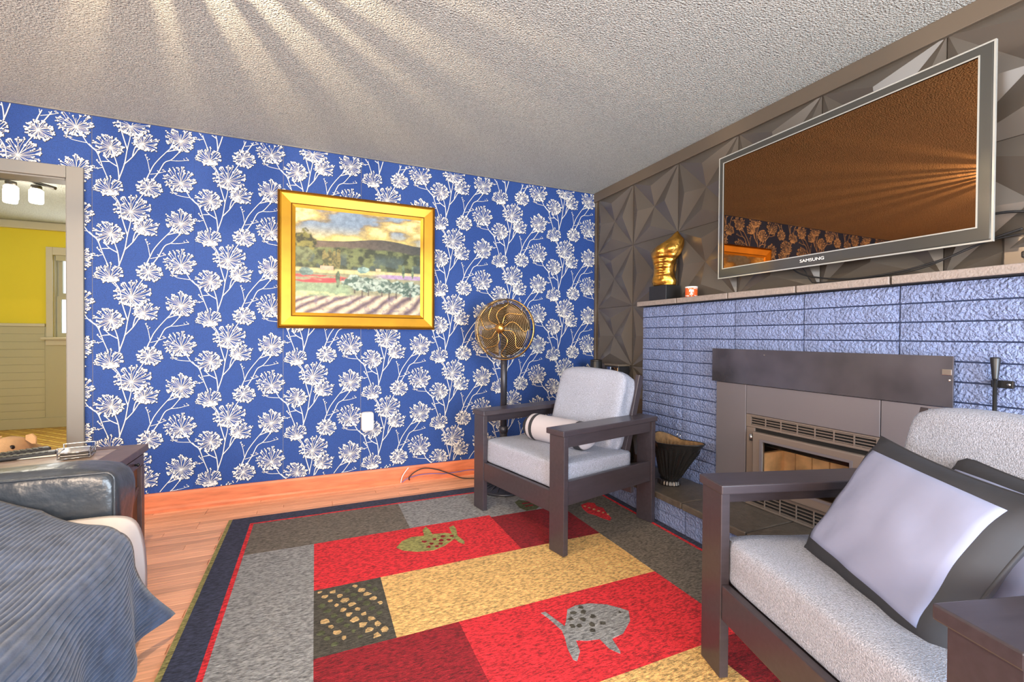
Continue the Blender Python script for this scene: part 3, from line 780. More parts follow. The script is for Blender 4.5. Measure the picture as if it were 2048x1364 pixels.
# ---- square pillows on the near chair
def square_pillow(M, label, S=0.50, T=0.075, SV=None):
    SV = SV or S
    o = bpy.data.objects.new('square_pillow', None); COL.objects.link(o); o.matrix_world = M; tag(o, label, 'pillow')
    n = 22
    def surf(u, v, s):
        pin = 1 - .07 * (1 - abs(v) ** 2) * (abs(u) ** 3) ; pin2 = 1 - .07 * (1 - abs(u) ** 2) * (abs(v) ** 3)
        h = max(0, (1 - abs(u) ** 2.4)) ** .55 * max(0, (1 - abs(v) ** 2.4)) ** .55
        w = noise.noise(Vector((u * 2.2, v * 2.2, s + 4))) * .010 * (1 if h > .2 else h * 5)
        crease = .006 * math.sin((u * 1.4 - v) * 9 + 3 * noise.noise(Vector((u, v, 2)))) * max(0, -v * .8 + .1) * h
        return Vector((u * S / 2 * pin, v * SV / 2 * pin2, s * (T * h + .004) + w + crease))
    v = []; f = []
    for s in (1, -1):
        base = len(v)
        for i in range(n + 1):
            for j in range(n + 1):
                v.append(surf(-1 + 2 * i / n, -1 + 2 * j / n, s))
        for i in range(n):
            for j in range(n):
                a = base + i * (n + 1) + j
                q = (a, a + n + 1, a + n + 2, a + 1); f.append(q if s > 0 else q[::-1])
    me = new_mesh('pillow_cover', v, f, MT['black_cloth'], True)
    link('pillow_cover', me, o)
    v = []; f = []; m_ = 20; ur, vr = .80, .76
    for s_, dz in ((1, .0032), (1, -.001)):
        base = len(v)
        for i in range(m_ + 1):
            for j in range(m_ + 1):
                p = surf((-1 + 2 * i / m_) * ur, (-1 + 2 * j / m_) * vr, 1); p.z += dz; v.append(p)
    N1 = (m_ + 1) ** 2
    for i in range(m_):
        for j in range(m_):
            a = i * (m_ + 1) + j; f.append((a, a + m_ + 1, a + m_ + 2, a + 1))
    ring = [i * (m_ + 1) for i in range(m_ + 1)] + [m_ * (m_ + 1) + j for j in range(1, m_ + 1)] + [i * (m_ + 1) + m_ for i in range(m_ - 1, -1, -1)] + list(range(m_ - 1, 0, -1))
    for k in range(len(ring)):
        a, b = ring[k], ring[(k + 1) % len(ring)]; f.append((a, N1 + a, N1 + b, b))
    link('center_panel', new_mesh('center_panel', v, f, MT['satin'], True), o)
    ed = []
    for a, b, c, d in ((-1, -1, 1, -1), (1, -1, 1, 1), (1, 1, -1, 1), (-1, 1, -1, -1)):
        for k in range(12):
            t = k / 12; p = surf(a + (c - a) * t, b + (d - b) * t, 1); p.z = 0; ed.append(p)
    MB().tube(ed, .0045, 6, closed=True).build('piping', MT['black_cloth'], o, True)
    return o
def frame_from(origin, xdir, ydir):
    x = Vector(xdir).normalized(); y = Vector(ydir); y = (y - x * y.dot(x)).normalized(); z = x.cross(y)
    return Matrix(((x.x, y.x, z.x, origin[0]), (x.y, y.y, z.y, origin[1]), (x.z, y.z, z.z, origin[2]), (0, 0, 0, 1)))
PILLOW_A = (Vector((-0.982, -2.892, 0.630)), Vector((-.20, -.396, -.035)), Vector((.18, -.111, .363)))
square_pillow(frame_from(*PILLOW_A), 'black square pillow with white center panel, in front on the nearest armchair', S=.49, SV=.435)
square_pillow(frame_from(Vector((-0.868, -3.040, 0.612)), Vector((-.20, -.396, -.02)), Vector((.18, -.111, .363))), 'black and white square pillow mostly hidden behind the front pillow', S=.47, SV=.42)
# ================================================================== TELEVISION
TVX = -0.150
tv = empty('television', (TVX, -2.145, 1.50), 0, 'large flat screen television hung on the star panel wall above the mantel', 'television')
TO = Vector((TVX, -2.145, 1.50))
TY0, TY1, TZ0, TZ1 = -2.752, -1.540, 1.508, 2.232
def tb(name, x0, x1, y0, y1, z0, z1, m, bevel=0, parent=None):
    return box(name, x0 - TO.x, x1 - TO.x, y0 - TO.y, y1 - TO.y, z0 - TO.z, z1 - TO.z, m, parent or tv, bevel)
bez = holed('bezel', TY0 - TO.y, TY1 - TO.y, TZ0 - TO.z, TZ1 - TO.z, -0.150 - TO.x, -0.118 - TO.x, [(TY0 + .042 - TO.y, TY1 - .030 - TO.y, TZ0 + .055 - TO.z, TZ1 - .036 - TO.z)], 'x', MT['tvframe'], tv)
add_bevel(bez, .006, 3)
rim = holed('bezel_rim', TY0 - .005 - TO.y, TY1 + .005 - TO.y, TZ0 - .005 - TO.z, TZ1 + .005 - TO.z, -0.1495 - TO.x, -0.138 - TO.x, [(TY0 + .001 - TO.y, TY1 - .001 - TO.y, TZ0 + .001 - TO.z, TZ1 - .001 - TO.z)], 'x', MT['tvedge'], tv)
inn = holed('screen_trim', TY0 + .038 - TO.y, TY1 - .026 - TO.y, TZ0 + .051 - TO.z, TZ1 - .032 - TO.z, -0.1515 - TO.x, -0.149 - TO.x, [(TY0 + .043 - TO.y, TY1 - .031 - TO.y, TZ0 + .056 - TO.z, TZ1 - .037 - TO.z)], 'x', MT['tvedge'], tv)
tb('screen', -0.1455, -0.141, TY0 + .040, TY1 - .028, TZ0 + .053, TZ1 - .034, MT['screen'])
tb('rear_shell', -0.118, -0.075, TY0 + .05, TY1 - .05, TZ0 + .05, TZ1 - .05, MT['blackplastic'], .015)
tb('wall_bracket', -0.075, -0.052, -2.35, -1.95, 1.70, 2.05, MT['iron'], .004)
def text_mesh(name, s, size, m, parent, ext=.0006):
    cu = bpy.data.curves.new(name, 'FONT'); cu.body = s; cu.size = size; cu.align_x = 'CENTER'; cu.align_y = 'CENTER'; cu.extrude = ext
    tmp = bpy.data.objects.new(name, cu); COL.objects.link(tmp)
    dg = bpy.context.evaluated_depsgraph_get()
    me = bpy.data.meshes.new_from_object(tmp.evaluated_get(dg)); bpy.data.objects.remove(tmp)
    me.materials.clear(); me.materials.append(m)
    return link(name, me, parent)
lt = text_mesh('brand_lettering', 'SAMSUNG', .024, MT['plastic_white'], tv)
lt.location = (-0.152 - TO.x, -2.105 - TO.y, TZ0 + .027 - TO.z); lt.rotation_euler = (PI / 2, 0, -PI / 2); lt.scale = (1.1, .9, 1)
# wires behind and below the television
def cable(name, pts, r, m, label, cat='cable'):
    P = smooth3(pts)
    return tag(MB().tube(P, r, 6).build(name, m, None, True), label, cat)
def smooth3(pts, n=8):
    pts = [Vector(p) for p in pts]; out = []
    for i in range(len(pts) - 1):
        p0 = pts[max(i - 1, 0)]; p1 = pts[i]; p2 = pts[i + 1]; p3 = pts[min(i + 2, len(pts) - 1)]
        for k in range(n):
            t = k / n
            out.append(0.5 * ((2 * p1) + (p2 - p0) * t + (2 * p0 - 5 * p1 + 4 * p2 - p3) * t * t + (3 * p1 - p0 - 3 * p2 + p3) * t ** 3))
    out.append(pts[-1]); return out
cable('power_cable', [(-.085, -1.93, 1.545), (-.09, -2.02, 1.475), (-.10, -2.22, 1.428), (-.10, -2.42, 1.432), (-.085, -2.58, 1.465), (-.06, -2.72, 1.525), (-.05, -2.80, 1.55)], .004, MT['cable'], 'thin black cable drooping below the television to the outlet')
cable('signal_cable', [(-.08, -1.99, 1.545), (-.085, -2.03, 1.49), (-.09, -2.06, 1.44), (-.092, -2.10, 1.425), (-.095, -2.30, 1.419), (-.09, -2.52, 1.44), (-.065, -2.72, 1.52), (-.04, -2.95, 1.53)], .003, MT['cable'], 'thinner second cable hanging under the television beside the first')
cable('coaxial_cable', [(-.060, -2.72, 1.62), (-.056, -2.78, 1.615), (-.05, -2.86, 1.59), (-.04, -2.98, 1.52)], .005, MT['cable'], 'black cable arching out from behind the right edge of the television')
ot = empty('wall_outlet', (-0.035, -2.80, 1.48), 0, 'grey metal wall outlet with a plugged in cord right of the television', 'outlet')
box('cover_plate', -.006, .004, -.055, .055, -.062, .055, mat('outlet_plate', (120, 112, 104), .3, metal=.8), ot, .006)
box('outlet_box', .0045, .034, -.045, .045, -.05, .045, MT['trim_dark'], ot)
for zz in (-.028, .022):
    box('socket', -.009, -.0062, -.028, .000, zz - .014, zz + .014, MT['nickel'], ot, .003)
    for yy in (-.020, -.008):
        box('socket_slot', -.0096, -.0091, yy - .0015, yy + .0015, zz - .005, zz + .005, MT['soot'], ot)
box('plug', -.040, -.0098, -.026, -.004, -.040, -.016, MT['blackplastic'], ot, .004)
MB().tube([(-.04, -.015, -.028), (-.05, -.02, -.01), (-.045, -.03, .03), (-.02, -.04, .07)], .004, 6).build('plug_cord', MT['chrome'], ot, True)

# ================================================================== ON THE MANTEL
st = empty('torso_sculpture', (-0.100, -1.022, 1.4115), 0, 'gilded torso sculpture on a black block at the left end of the mantel', 'sculpture')
box('plinth', -.066, .066, -.087, .087, 0.0, .102, MT['blackplastic'], st, .002)
def torso():
    nv, nu = 44, 40
    v = []; f = []
    for j in range(nv + 1):
        t = j / nv
        for i in range(nu):
            a = 2 * PI * i / nu
            # width profile: hips, waist, chest, sloping shoulders
            w = .060 + .012 * math.exp(-((t - .10) / .10) ** 2) - .004 * math.exp(-((t - .32) / .12) ** 2) + .032 * math.exp(-((t - .72) / .20) ** 2)
            if t > .86: w *= max(.30, 1 - (t - .86) * 4.2)
            d = w * .58
            x = math.cos(a); y = math.sin(a)
            front = max(0, -x)
            # muscles on the front: abdominal rows, midline, pectorals
            mus = 0
            if .18 < t < .60:
                mus += .0045 * math.cos((t - .18) * 2 * PI / .105) * math.exp(-(y / .5) ** 2)
            mus -= .005 * math.exp(-(y / .12) ** 2) * (1 if .12 < t < .8 else 0)
            mus += .010 * math.exp(-((abs(y) - .42) / .30) ** 2 - ((t - .70) / .085) ** 2)
            mus += .004 * noise.noise(Vector((a * 2, t * 9, 2)))
            mus += .006 * math.exp(-((abs(y) - .75) / .15) ** 2) * abs(math.sin(t * 30)) * (1 if .35 < t < .65 else 0)
            sway = -.040 * t + .020 * math.sin(t * PI)        # leans towards the viewer's right
            top = .030 * (-y) * max(0, (t - .6) / .4)            # slanted broken shoulder line
            w *= 1.22; d *= 1.2
            v.append((x * d - front * mus * 1.6 - .01 * math.sin(t * PI), y * w + sway * 1.5, .103 + .355 * t + top))
    for j in range(nv):
        for i in range(nu):
            f.append((j * nu + i, j * nu + (i + 1) % nu, (j + 1) * nu + (i + 1) % nu, (j + 1) * nu + i))
    f.append(tuple(range(nu))[::-1]); f.append(tuple(range(nv * nu, nv * nu + nu)))
    return new_mesh('torso', v, f, MT['bronze'], True)
to = link('torso', torso(), st); to.rotation_euler = (0, 0, math.radians(28))
MB().prism([(-.02, .104), (-.065, .104), (-.085, .25), (-.075, .34), (-.03, .30)], .030, .038, 'x').build('support_plate', MT['nickel'], st)
jar = empty('candle_jar', (-0.125, -1.300, 1.4115), 0, 'small orange and white glass candle jar with a T beside the sculpture', 'candle')
MB().lathe([(0, 0), (.036, 0), (.039, .004), (.039, .064), (.037, .068), (.034, .068), (.034, .030), (0, .030)], 28).build('jar_glass', MT['orange_label'], jar, True)
MB().lathe([(.0392, .060), (.0396, .062), (.0396, .069), (.034, .0695)], 28, cap=False).build('jar_rim', MT['plastic_white'], jar, True)
def wrap(poly_rects, name, m, r=.0396, a0=0):
    v = []; f = []
    for u0, u1, z0, z1 in poly_rects:
        k = 4
        for q in range(k):
            ua, ub = u0 + (u1 - u0) * q / k, u0 + (u1 - u0) * (q + 1) / k
            n = len(v)
            for u, z in ((ua, z0), (ub, z0), (ub, z1), (ua, z1)):
                a = a0 + u / r; v.append((r * math.cos(a), r * math.sin(a), z))
            f.append((n, n + 1, n + 2, n + 3))
    return link(name, new_mesh(name, v, f, m), jar)
AJ = math.atan2(-2.26, -2.28)
wrap([(-.014, .014, .038, .047), (-.0045, .0045, .018, .038), (-.014, -.009, .033, .038), (.009, .014, .033, .038), (-.010, .010, .014, .019)], 'letter_mark', MT['plastic_white'], a0=AJ)
R = random.Random(9)
for k in range(22):
    u = R.uniform(-.05, .05)
    wrap([(u - .003, u + .003, (z_ := R.choice((.004, .007, .05, .053))), z_ + .004)], 'label_speckle', MT['plastic_white'], .0395, AJ)['kind'] = 'stuff'

# ================================================================== FIREPLACE TOOLS
br_ = empty('tool_bracket', (-0.135, -2.783, 0.985), 0, 'small black two-screw bracket on the brick right of the stove', 'bracket')
box('bracket_plate', -.004, .012, -.030, .030, -.016, .012, MT['iron'], br_, .004)
for yy in (-.018, .016):
    MB().lathe([(0, 0), (.0055, 0), (.005, .002), (0, .003)], 10, Matrix.Translation((-.0042, yy, -.002)) @ Matrix.Rotation(-PI / 2, 4, 'Y')).build('screw', MT['chrome'], br_, True)
pk = empty('fireplace_poker', (-0.158, -2.772, 0.40), 0, 'black poker with a tapered handle hanging from the bracket on the brick', 'fire tool')
MB().lathe([(0, .60), (.0085, .60), (.0085, .605), (.0145, .675), (.013, .680), (0, .681)], 18).build('handle', MT['blackplastic'], pk, True)
MB().tube([(0, 0, .0), (0, 0, .60)], .0062, 10).build('rod', MT['iron'], pk, True)

cs = empty('coal_scuttle', (-0.300, -1.300, 0.1975), 0, 'black fluted coal scuttle on the hearth behind the far armchair', 'bucket')
ring_v = []; ring_f = []
for j, (r0, z0) in enumerate(((.060, 0), (.076, 0), (.074, .006), (.070, .024), (.066, .031), (.050, .031))):
    for i in range(144):
        a = 2 * PI * i / 144; r = r0 + (.003 * math.cos(a * 24) if j in (2, 3) else 0)
        ring_v.append((r * math.cos(a) * .9, r * math.sin(a), z0))
for j in range(5):
    ring_f += [(j * 144 + i, j * 144 + (i + 1) % 144, (j + 1) * 144 + (i + 1) % 144, (j + 1) * 144 + i) for i in range(144)]
link('base_ring', new_mesh('base_ring', ring_v, ring_f, MT['nickel'], True), cs)
def scuttle():
    nu, nv = 196, 14; v = []; f = []
    for j in range(nv + 1):
        t = j / nv
        for i in range(nu):
            a = 2 * PI * i / nu - PI / 2        # a = -90 deg points to -Y, the spout
            sp = math.cos(a + PI / 2)            # 1 at the spout
            rt = .150 + .045 * sp + .075 * max(0, sp) ** 4
            zt = .285 + .020 * max(0, sp) ** 3 + .03 * max(0, -sp) - .012 * (1 - abs(sp))
            r = .064 + (rt - .064) * (t ** 1.05); z = .026 + (zt - .026) * t
            fl = (.0080 * math.cos(a * 28)) * (1 if .08 < t < .80 else 0)
            r += fl
            v.append((r * math.cos(a) * .70, r * math.sin(a), z))
    for j in range(nv):
        for i in range(nu):
            f.append((j * nu + i, j * nu + (i + 1) % nu, (j + 1) * nu + (i + 1) % nu, (j + 1) * nu + i))
    f.append(tuple(range(nu))[::-1])
    return v, f, nu, nv
v, f, nu, nv = scuttle()
link('bucket_wall', new_mesh('bucket_wall', v, f, MT['iron'], True), cs)
vi = [(p[0] * .965, p[1] * .965 , p[2] + (.004 if k < nu else 0.0)) for k, p in enumerate(v)]
link('bucket_lining', new_mesh('bucket_lining', vi, f, MT['rust'], True), cs)
MB().tube(v[nv * nu:], .004, 6, closed=True).build('rolled_rim', MT['iron'], cs, True)
MB().tube([(.128 * math.cos(q) * .12 + .098, .02, .30 + .016 * math.sin(q)) for q in [2 * PI * k / 14 for k in range(14)]], .003, 6, closed=True).build('handle_ear', MT['chrome'], cs, True)

# ================================================================== CORNER PIECES BEHIND THE FAR CHAIR
cy = empty('black_canister', (-0.190, -0.300, 0.0), 0, 'tall black open-topped cylinder in the corner behind the far armchair', 'canister')
Mc = Matrix.Rotation(math.radians(6), 4, 'Y')
MB().lathe([(0, .0), (.085, .0), (.085, .02), (.066, .55), (.050, .935), (.044, .945), (.040, .935), (.040, .80), (0, .80)], 28).build('cylinder_body', MT['blackplastic'], cy, True)
MB().lathe([(.045, .938), (.050, .936), (.0515, .944), (.046, .948)], 28, cap=False).build('cylinder_rim', MT['nickel'], cy, True)
bx_ = empty('dark_box', (-0.105, -0.475, 0.0), 0, 'dark narrow box standing against the star panels behind the far armchair', 'box')
box('box_body', -.055, .055, -.095, .085, 0.0, .905, MT['blackplastic'], bx_, .004)
box('box_lid', -.060, .060, -.100, .090, .906, .922, MT['trim_dark'], bx_, .003)
box('front_window', -.0585, -.0555, -.088, -.012, .74, .895, MT['screen'], bx_, .001)
box('chrome_panel', -.0585, -.0555, .006, .062, .74, .897, MT['chrome'], bx_, .001)

# ================================================================== PEDESTAL FAN
fan = empty('pedestal_fan', (-1.122, -0.470, 0.0165), 0, 'black and brass pedestal fan standing before the blue wallpaper', 'fan')
MB().lathe([(0, 0), (.195, 0), (.20, .008), (.19, .018), (.11, .034), (.045, .05), (.03, .07), (.022, .09), (0, .09)], 40).build('base', MT['fanblack'], fan, True)
for k in range(20):
    a = 2 * PI * k / 20
    MB().tube([(.06 * math.cos(a), .06 * math.sin(a), .050), (.175 * math.cos(a), .175 * math.sin(a), .0235)], .0035, 6).build('base_rib', MT['fanblack'], fan, True)
MB().tube([(0, 0, .08), (0, 0, .42)], .028, 16).build('lower_pole', MT['fanblack'], fan, True)
MB().lathe([(.0285, .41), (.033, .415), (.033, .455), (.026, .46)], 16).build('pole_collar', MT['fanblack'], fan, True)
MB().tube([(0, 0, .44), (0, 0, 1.13)], .0245, 16).build('upper_pole', MT['fanblack'], fan, True)
MT['fan_blade'] = mat('dark_bronze_blade', (84, 66, 44), 0.35, metal=0.8)
# head local frame: +z points out of the fan's face
hd = Vector((-0.70, -0.71, 0.06)).normalized()
hx_ = Vector((0, 0, 1)).cross(hd).normalized(); hy_ = hd.cross(hx_)
HC = Vector((-.028, -.050, 1.182))
MH = Matrix(((hx_.x, hy_.x, hd.x, HC.x), (hx_.y, hy_.y, hd.y, HC.y), (hx_.z, hy_.z, hd.z, HC.z), (0, 0, 0, 1)))
def hp(name, mb, m, smooth=True):
    mb.v = [tuple(MH @ Vector(p)) for p in mb.v]
    return mb.build(name, m, fan, smooth)
hp('motor_housing', MB().lathe([(0, -.19), (.035, -.185), (.055, -.16), (.06, -.10), (.055, -.06), (.02, -.05), (.02, .0), (0, .0)], 24), MT['fanblack'])
MB().tube([(0, 0, 1.10), (-.004, -.006, 1.16), tuple(MH @ Vector((0, -.045, -.12)))], .018, 12).build('tilt_neck', MT['fanblack'], fan, True)
RF = .220
def circ(r, z, n=48): return [(r * math.cos(2 * PI * k / n), r * math.sin(2 * PI * k / n), z) for k in range(n)]
hp('outer_band', MB().lathe([(RF, -.056), (RF + .007, -.052), (RF + .008, -.030), (RF + .003, -.026), (RF - .002, -.030), (RF - .002, -.052), (RF, -.056)], 64, cap=False), MT['brass'])
gf = hp('front_guard_ring', MB().tube(circ(RF - .004, .022), .0045, 8, closed=True), MT['fanblack'])
for k in range(16):
    a = 2 * PI * k / 16
    hp('guard_strut', MB().tube([((RF - .003) * math.cos(a), (RF - .003) * math.sin(a), .022), ((RF + .001) * math.cos(a), (RF + .001) * math.sin(a), -.030)], .002, 5), MT['fanblack'])
rings = MB()
for k in range(16):
    r = .042 + k * .0112; z = .022 + .040 * math.sqrt(max(0, 1 - (r / RF) ** 2)); rings.tube(circ(r, z, 48), .0019, 5, closed=True)
o = hp('front_guard_wires', rings, MT['fanmetal']); o['kind'] = 'stuff'
rings = MB()
for k in range(15):
    r = .045 + k * .0122; z = -.054 - .045 * math.sqrt(max(0, 1 - (r / RF) ** 2)); rings.tube(circ(r, z, 40), .0014, 5, closed=True)
for k in range(16):
    a = 2 * PI * k / 16
    rings.tube([(r * math.cos(a), r * math.sin(a), -.054 - .045 * math.sqrt(max(0, 1 - (r / RF) ** 2))) for r in (.05, .10, .15, .20, RF)], .002, 5)
o = hp('rear_guard_wires', rings, MT['fanblack']); o['kind'] = 'stuff'
for k in range(9):
    a0 = 2 * PI * k / 9 + .25
    pts = []
    for q in range(13):
        u = q / 12; r = .030 + u * (RF - .034); a = a0 + .42 * math.sin(u * 2 * PI * .92) * (.4 + .6 * u)
        pts.append((r * math.cos(a), r * math.sin(a), .026 + .042 * math.sqrt(max(0, 1 - (r / RF) ** 2))))
    hp('guard_spoke', MB().tube(pts, .0030, 6), MT['brass'])
hp('hub_cap', MB().lathe([(0, .088), (.018, .086), (.030, .078), (.034, .068), (.034, .060), (0, .060)], 24), MT['brass'])
for k in range(4):
    a0 = 2 * PI * k / 4 + .5
    v = []; f = []; n1, n2 = 8, 5
    for i in range(n1 + 1):
        u = i / n1; r = .03 + u * .165
        for j in range(n2 + 1):
            w = (j / n2 - .5) * (.7 + .85 * math.sin(min(u * 1.15, 1) * PI * .62))
            a = a0 + w + .25 * u; v.append((r * math.cos(a), r * math.sin(a), -.012 + .06 * w))
    for i in range(n1):
        for j in range(n2):
            q = i * (n2 + 1) + j; f.append((q, q + n2 + 1, q + n2 + 2, q + 1))
    hp('fan_blade', MB().add(v, f), MT['fan_blade']).modifiers.new('thick', 'SOLIDIFY').thickness = .002

# ================================================================== ON AND BY THE BLUE WALL
pt = empty('framed_painting', (-2.096, -0.001, 1.19), 0, 'landscape painting of fields and hills in a wide gold frame', 'painting')
PXC = -2.096
FX0, FX1, FZ0, FZ1 = -2.650 - PXC, -1.540 - PXC, 1.193 - 1.19, 2.160 - 1.19
def frame_side(p, q, inx, inz, prof, name, m):
    """p,q: outer corners (x,z); prof: list of (inset, depth)."""
    v = []; f = []
    for (x, z), (dx, dz) in ((p, inx), (q, inz)):
        for ins_, dep in prof: v.append((x + dx * ins_, -dep, z + dz * ins_))
    n = len(prof)
    for k in range(n):
        f.append((k, (k + 1) % n, n + (k + 1) % n, n + k))
    f.append(tuple(range(n))); f.append(tuple(range(n, 2 * n))[::-1])
    return MB().add(v, f).build(name, m, pt)
def ring_frame(prof, name, m):
    c = [(FX0, FZ0), (FX1, FZ0), (FX1, FZ1), (FX0, FZ1)]
    dd = [(1, 1), (-1, 1), (-1, -1), (1, -1)]
    for i in range(4):
        j = (i + 1) % 4
        frame_side(c[i], c[j], dd[i], dd[j], prof, name, m)
ring_frame([(0, 0), (0, .030), (.006, .036), (.010, .030), (.012, 0)], 'frame_outer_edge', MT['gold_dark'])
ring_frame([(.012, 0), (.012, .034), (.020, .044), (.024, .040), (.084, .028), (.084, 0)], 'frame_moulding', MT['gold'])
ring_frame([(.084, 0), (.084, .026), (.087, .030), (.091, .026), (.091, 0)], 'frame_inner_bead', MT['gold_dark'])
ring_frame([(.091, 0), (.091, .028), (.112, .020), (.112, 0)], 'frame_liner', MT['gold'])
def canvas():
    nx, nz = 240, 200
    rngn = np.random.RandomState(4)
    def vnoise(X, Y, s, seed):
        r = np.random.RandomState(seed); G = r.rand(64, 64)
        x = X * s; y = Y * s; xi = np.floor(x).astype(int); yi = np.floor(y).astype(int); fx = x - xi; fy = y - yi
        fx = fx * fx * (3 - 2 * fx); fy = fy * fy * (3 - 2 * fy)
        g = lambda a, b: G[a % 64, b % 64]
        return (g(xi, yi) * (1 - fx) + g(xi + 1, yi) * fx) * (1 - fy) + (g(xi, yi + 1) * (1 - fx) + g(xi + 1, yi + 1) * fx) * fy
    def fbm(X, Y, s, seed):
        return sum(vnoise(X, Y, s * 2 ** k, seed + k) * .5 ** (k + 1) for k in range(5)) / .97
    X, Z = np.meshgrid(np.linspace(0, 1, nx + 1), np.linspace(0, 1, nz + 1), indexing='ij')   # X right, Z up
    T = 1 - Z
    C_ = np.zeros(X.shape + (3,))
    def col(*c): return np.array(srgb(*c))
    def mixm(m, c):
        nonlocal C_
        m = np.clip(m, 0, 1)[..., None]; C_ = C_ * (1 - m) + (c if isinstance(c, np.ndarray) and c.ndim == 3 else np.array(c)) * m
    ss = lambda a, b, x: np.clip((x - a) / (b - a), 0, 1) ** 2 * (3 - 2 * np.clip((x - a) / (b - a), 0, 1))
    # sky with lit cumulus
    C_[:] = col(140, 160, 178)
    cl = fbm(X * 1.0, T * 2.2, 5, 3) + .12 * np.sin(X * 7 + T * 16)
    mixm(ss(.36, .50, cl), col(150, 138, 112)); mixm(ss(.48, .60, cl) * .9, col(214, 188, 112)); mixm(ss(.58, .72, cl), col(240, 224, 160))
    mixm(ss(.12, .30, T) * (1 - ss(.30, .34, T)) * .75 * (1 - X * .4), col(238, 214, 120))
    # hills
    hill = .295 - .055 * np.exp(-((X - .68) / .26) ** 2) + .01 * fbm(X, T * 0, 9, 8)
    mixm(ss(-.004, .004, T - hill), col(70, 72, 66)); mixm(ss(0, .012, T - hill) * (1 - X) * .5, col(150, 120, 96))
    wood = .355 - .03 * np.sin(X * 3.0) + .025 * fbm(X, T, 14, 21)
    tr = fbm(X, T, 22, 30); big = fbm(X, T, 9, 33)
    g1 = col(48, 58, 34) * (1 - ss(.35, .65, tr))[..., None] + col(112, 122, 74) * ss(.35, .65, tr)[..., None]
    mixm(ss(-.005, .02, T - wood), g1)
    mixm(ss(.5, .62, big) * ss(.38, .45, T) * (1 - ss(.55, .6, T)) * .8, col(70, 88, 84))
    # fields
    mixm(ss(.555, .575, T) * (1 - ss(.60, .62, T)), col(204, 196, 140)); mixm(ss(.60, .62, T), col(150, 150, 118))
    mixm(ss(.585, .60, T) * (1 - ss(.625, .64, T)) * ss(.55, .75, X), col(170, 146, 184))
    mixm(ss(.625, .635, T) * (1 - ss(.70, .71, T)) * (1 - ss(.36, .42, X)) * ss(.35, .5, fbm(X * .5, T * 3, 16, 40)), col(196, 72, 76))
    mixm(ss(.70, .72, T) * (1 - ss(.36, .5, X)) * .8, col(140, 168, 132)); mixm(ss(.78, .8, T) * (1 - ss(.3, .5, X)) * ss(.4, .6, fbm(X, T, 18, 44)), col(196, 206, 150))
    # ploughed rows converge to the upper right
    rows = .5 + .5 * np.sin(((X - 1.5) / np.maximum(T - .15, .2)) * 34 + 3 * fbm(X, T, 10, 50))
    soil = col(104, 84, 92) * rows[..., None] + col(222, 206, 176) * (1 - rows)[..., None]
    mixm(ss(.80, .83, T + (X - .5) * .05), soil); mixm(ss(.80, .83, T) * ss(.62, .7, fbm(X, T, 26, 55)) * .5, col(116, 104, 130))
    # olive trees
    def clump(cx, cz, rx, rz, c1, c2, seed):
        d = np.sqrt(((X - cx) / rx) ** 2 + ((T - cz) / rz) ** 2) + (fbm(X, T, 26, seed) - .5) * .9
        m = 1 - ss(.75, .95, d); q = fbm(X, T, 34, seed + 3); q = ss(.38, .62, q)[..., None]
        mixm(m, col(*c1) * (1 - q) + col(*c2) * q)
    for cx, cz, r in ((.44, .68, .10), (.55, .70, .11), (.66, .70, .10), (.78, .72, .10), (.90, .73, .11), (.50, .72, .08), (.72, .73, .09), (.99, .73, .08)):
        clump(cx, cz, r, r * .75, (70, 96, 84), (170, 188, 174), int(cx * 90))
        tx = np.exp(-((X - cx - .01) / .006) ** 2) * ss(cz + .03, cz + .05, T) * (1 - ss(cz + .11, cz + .12, T)); mixm(tx, col(84, 70, 66))
    clump(.07, .34, .10, .15, (46, 50, 24), (130, 126, 60), 7); clump(.05, .44, .09, .08, (84, 92, 60), (120, 130, 90), 12)
    for cx in (.22, .255, .29, .325): clump(cx, .47, .020, .11, (74, 76, 40), (136, 126, 70), int(cx * 200))
    clump(.32, .66, .018, .10, (70, 88, 66), (110, 130, 100), 61); clump(.85, .56, .016, .08, (70, 90, 70), (110, 130, 100), 63); clump(.93, .55, .012, .07, (80, 100, 80), (120, 140, 110), 65)
    clump(.52, .56, .06, .035, (104, 140, 136), (150, 180, 170), 70); clump(.07, .60, .07, .05, (84, 110, 104), (120, 146, 136), 71)
    mixm((np.abs(X - .235) < .05) * (np.abs(T - .555) < .02) * 1.0, col(210, 176, 150)); mixm((np.abs(X - .64) < .02) * (np.abs(T - .55) < .012) * 1.0, col(214, 190, 150))
    C_ *= (1 + (rngn.rand(*X.shape)[..., None] - .5) * .25) * (.62 + .76 * fbm(X * 1.0, T * 1.0, 38, 80))[..., None]
    C_ = np.clip(C_ * .82, 0, 1)
    x0, x1, z0, z1 = -2.542 - PXC, -1.650 - PXC, 1.302 - 1.19, 2.052 - 1.19
    v = np.stack([x0 + (x1 - x0) * X, np.full_like(X, -.018), z0 + (z1 - z0) * Z], -1).reshape(-1, 3)
    i = np.arange(nx)[:, None] * (nz + 1) + np.arange(nz)[None, :]
    f = np.stack([i, i + nz + 1, i + nz + 2, i + 1], -1).reshape(-1, 4)
    m = bpy.data.materials.new('oil_paint'); m.use_nodes = True
    N = m.node_tree.nodes; at = N.new('ShaderNodeVertexColor'); at.layer_name = 'Col'
    b = N['Principled BSDF']; b.inputs['Roughness'].default_value = .55; m.node_tree.links.new(at.outputs['Color'], b.inputs['Base Color'])
    me = new_mesh('canvas', v.tolist(), f.tolist(), m)
    ca = me.color_attributes.new('Col', 'FLOAT_COLOR', 'POINT')
    ca.data.foreach_set('color', np.concatenate([C_.reshape(-1, 3), np.ones((C_.size // 3, 1))], 1).ravel())
    return me
link('canvas', canvas(), pt)
box('backing_board', FX0 + .09, FX1 - .09, -.012, -.002, FZ0 + .09, FZ1 - .09, MT['tablewood'], pt)

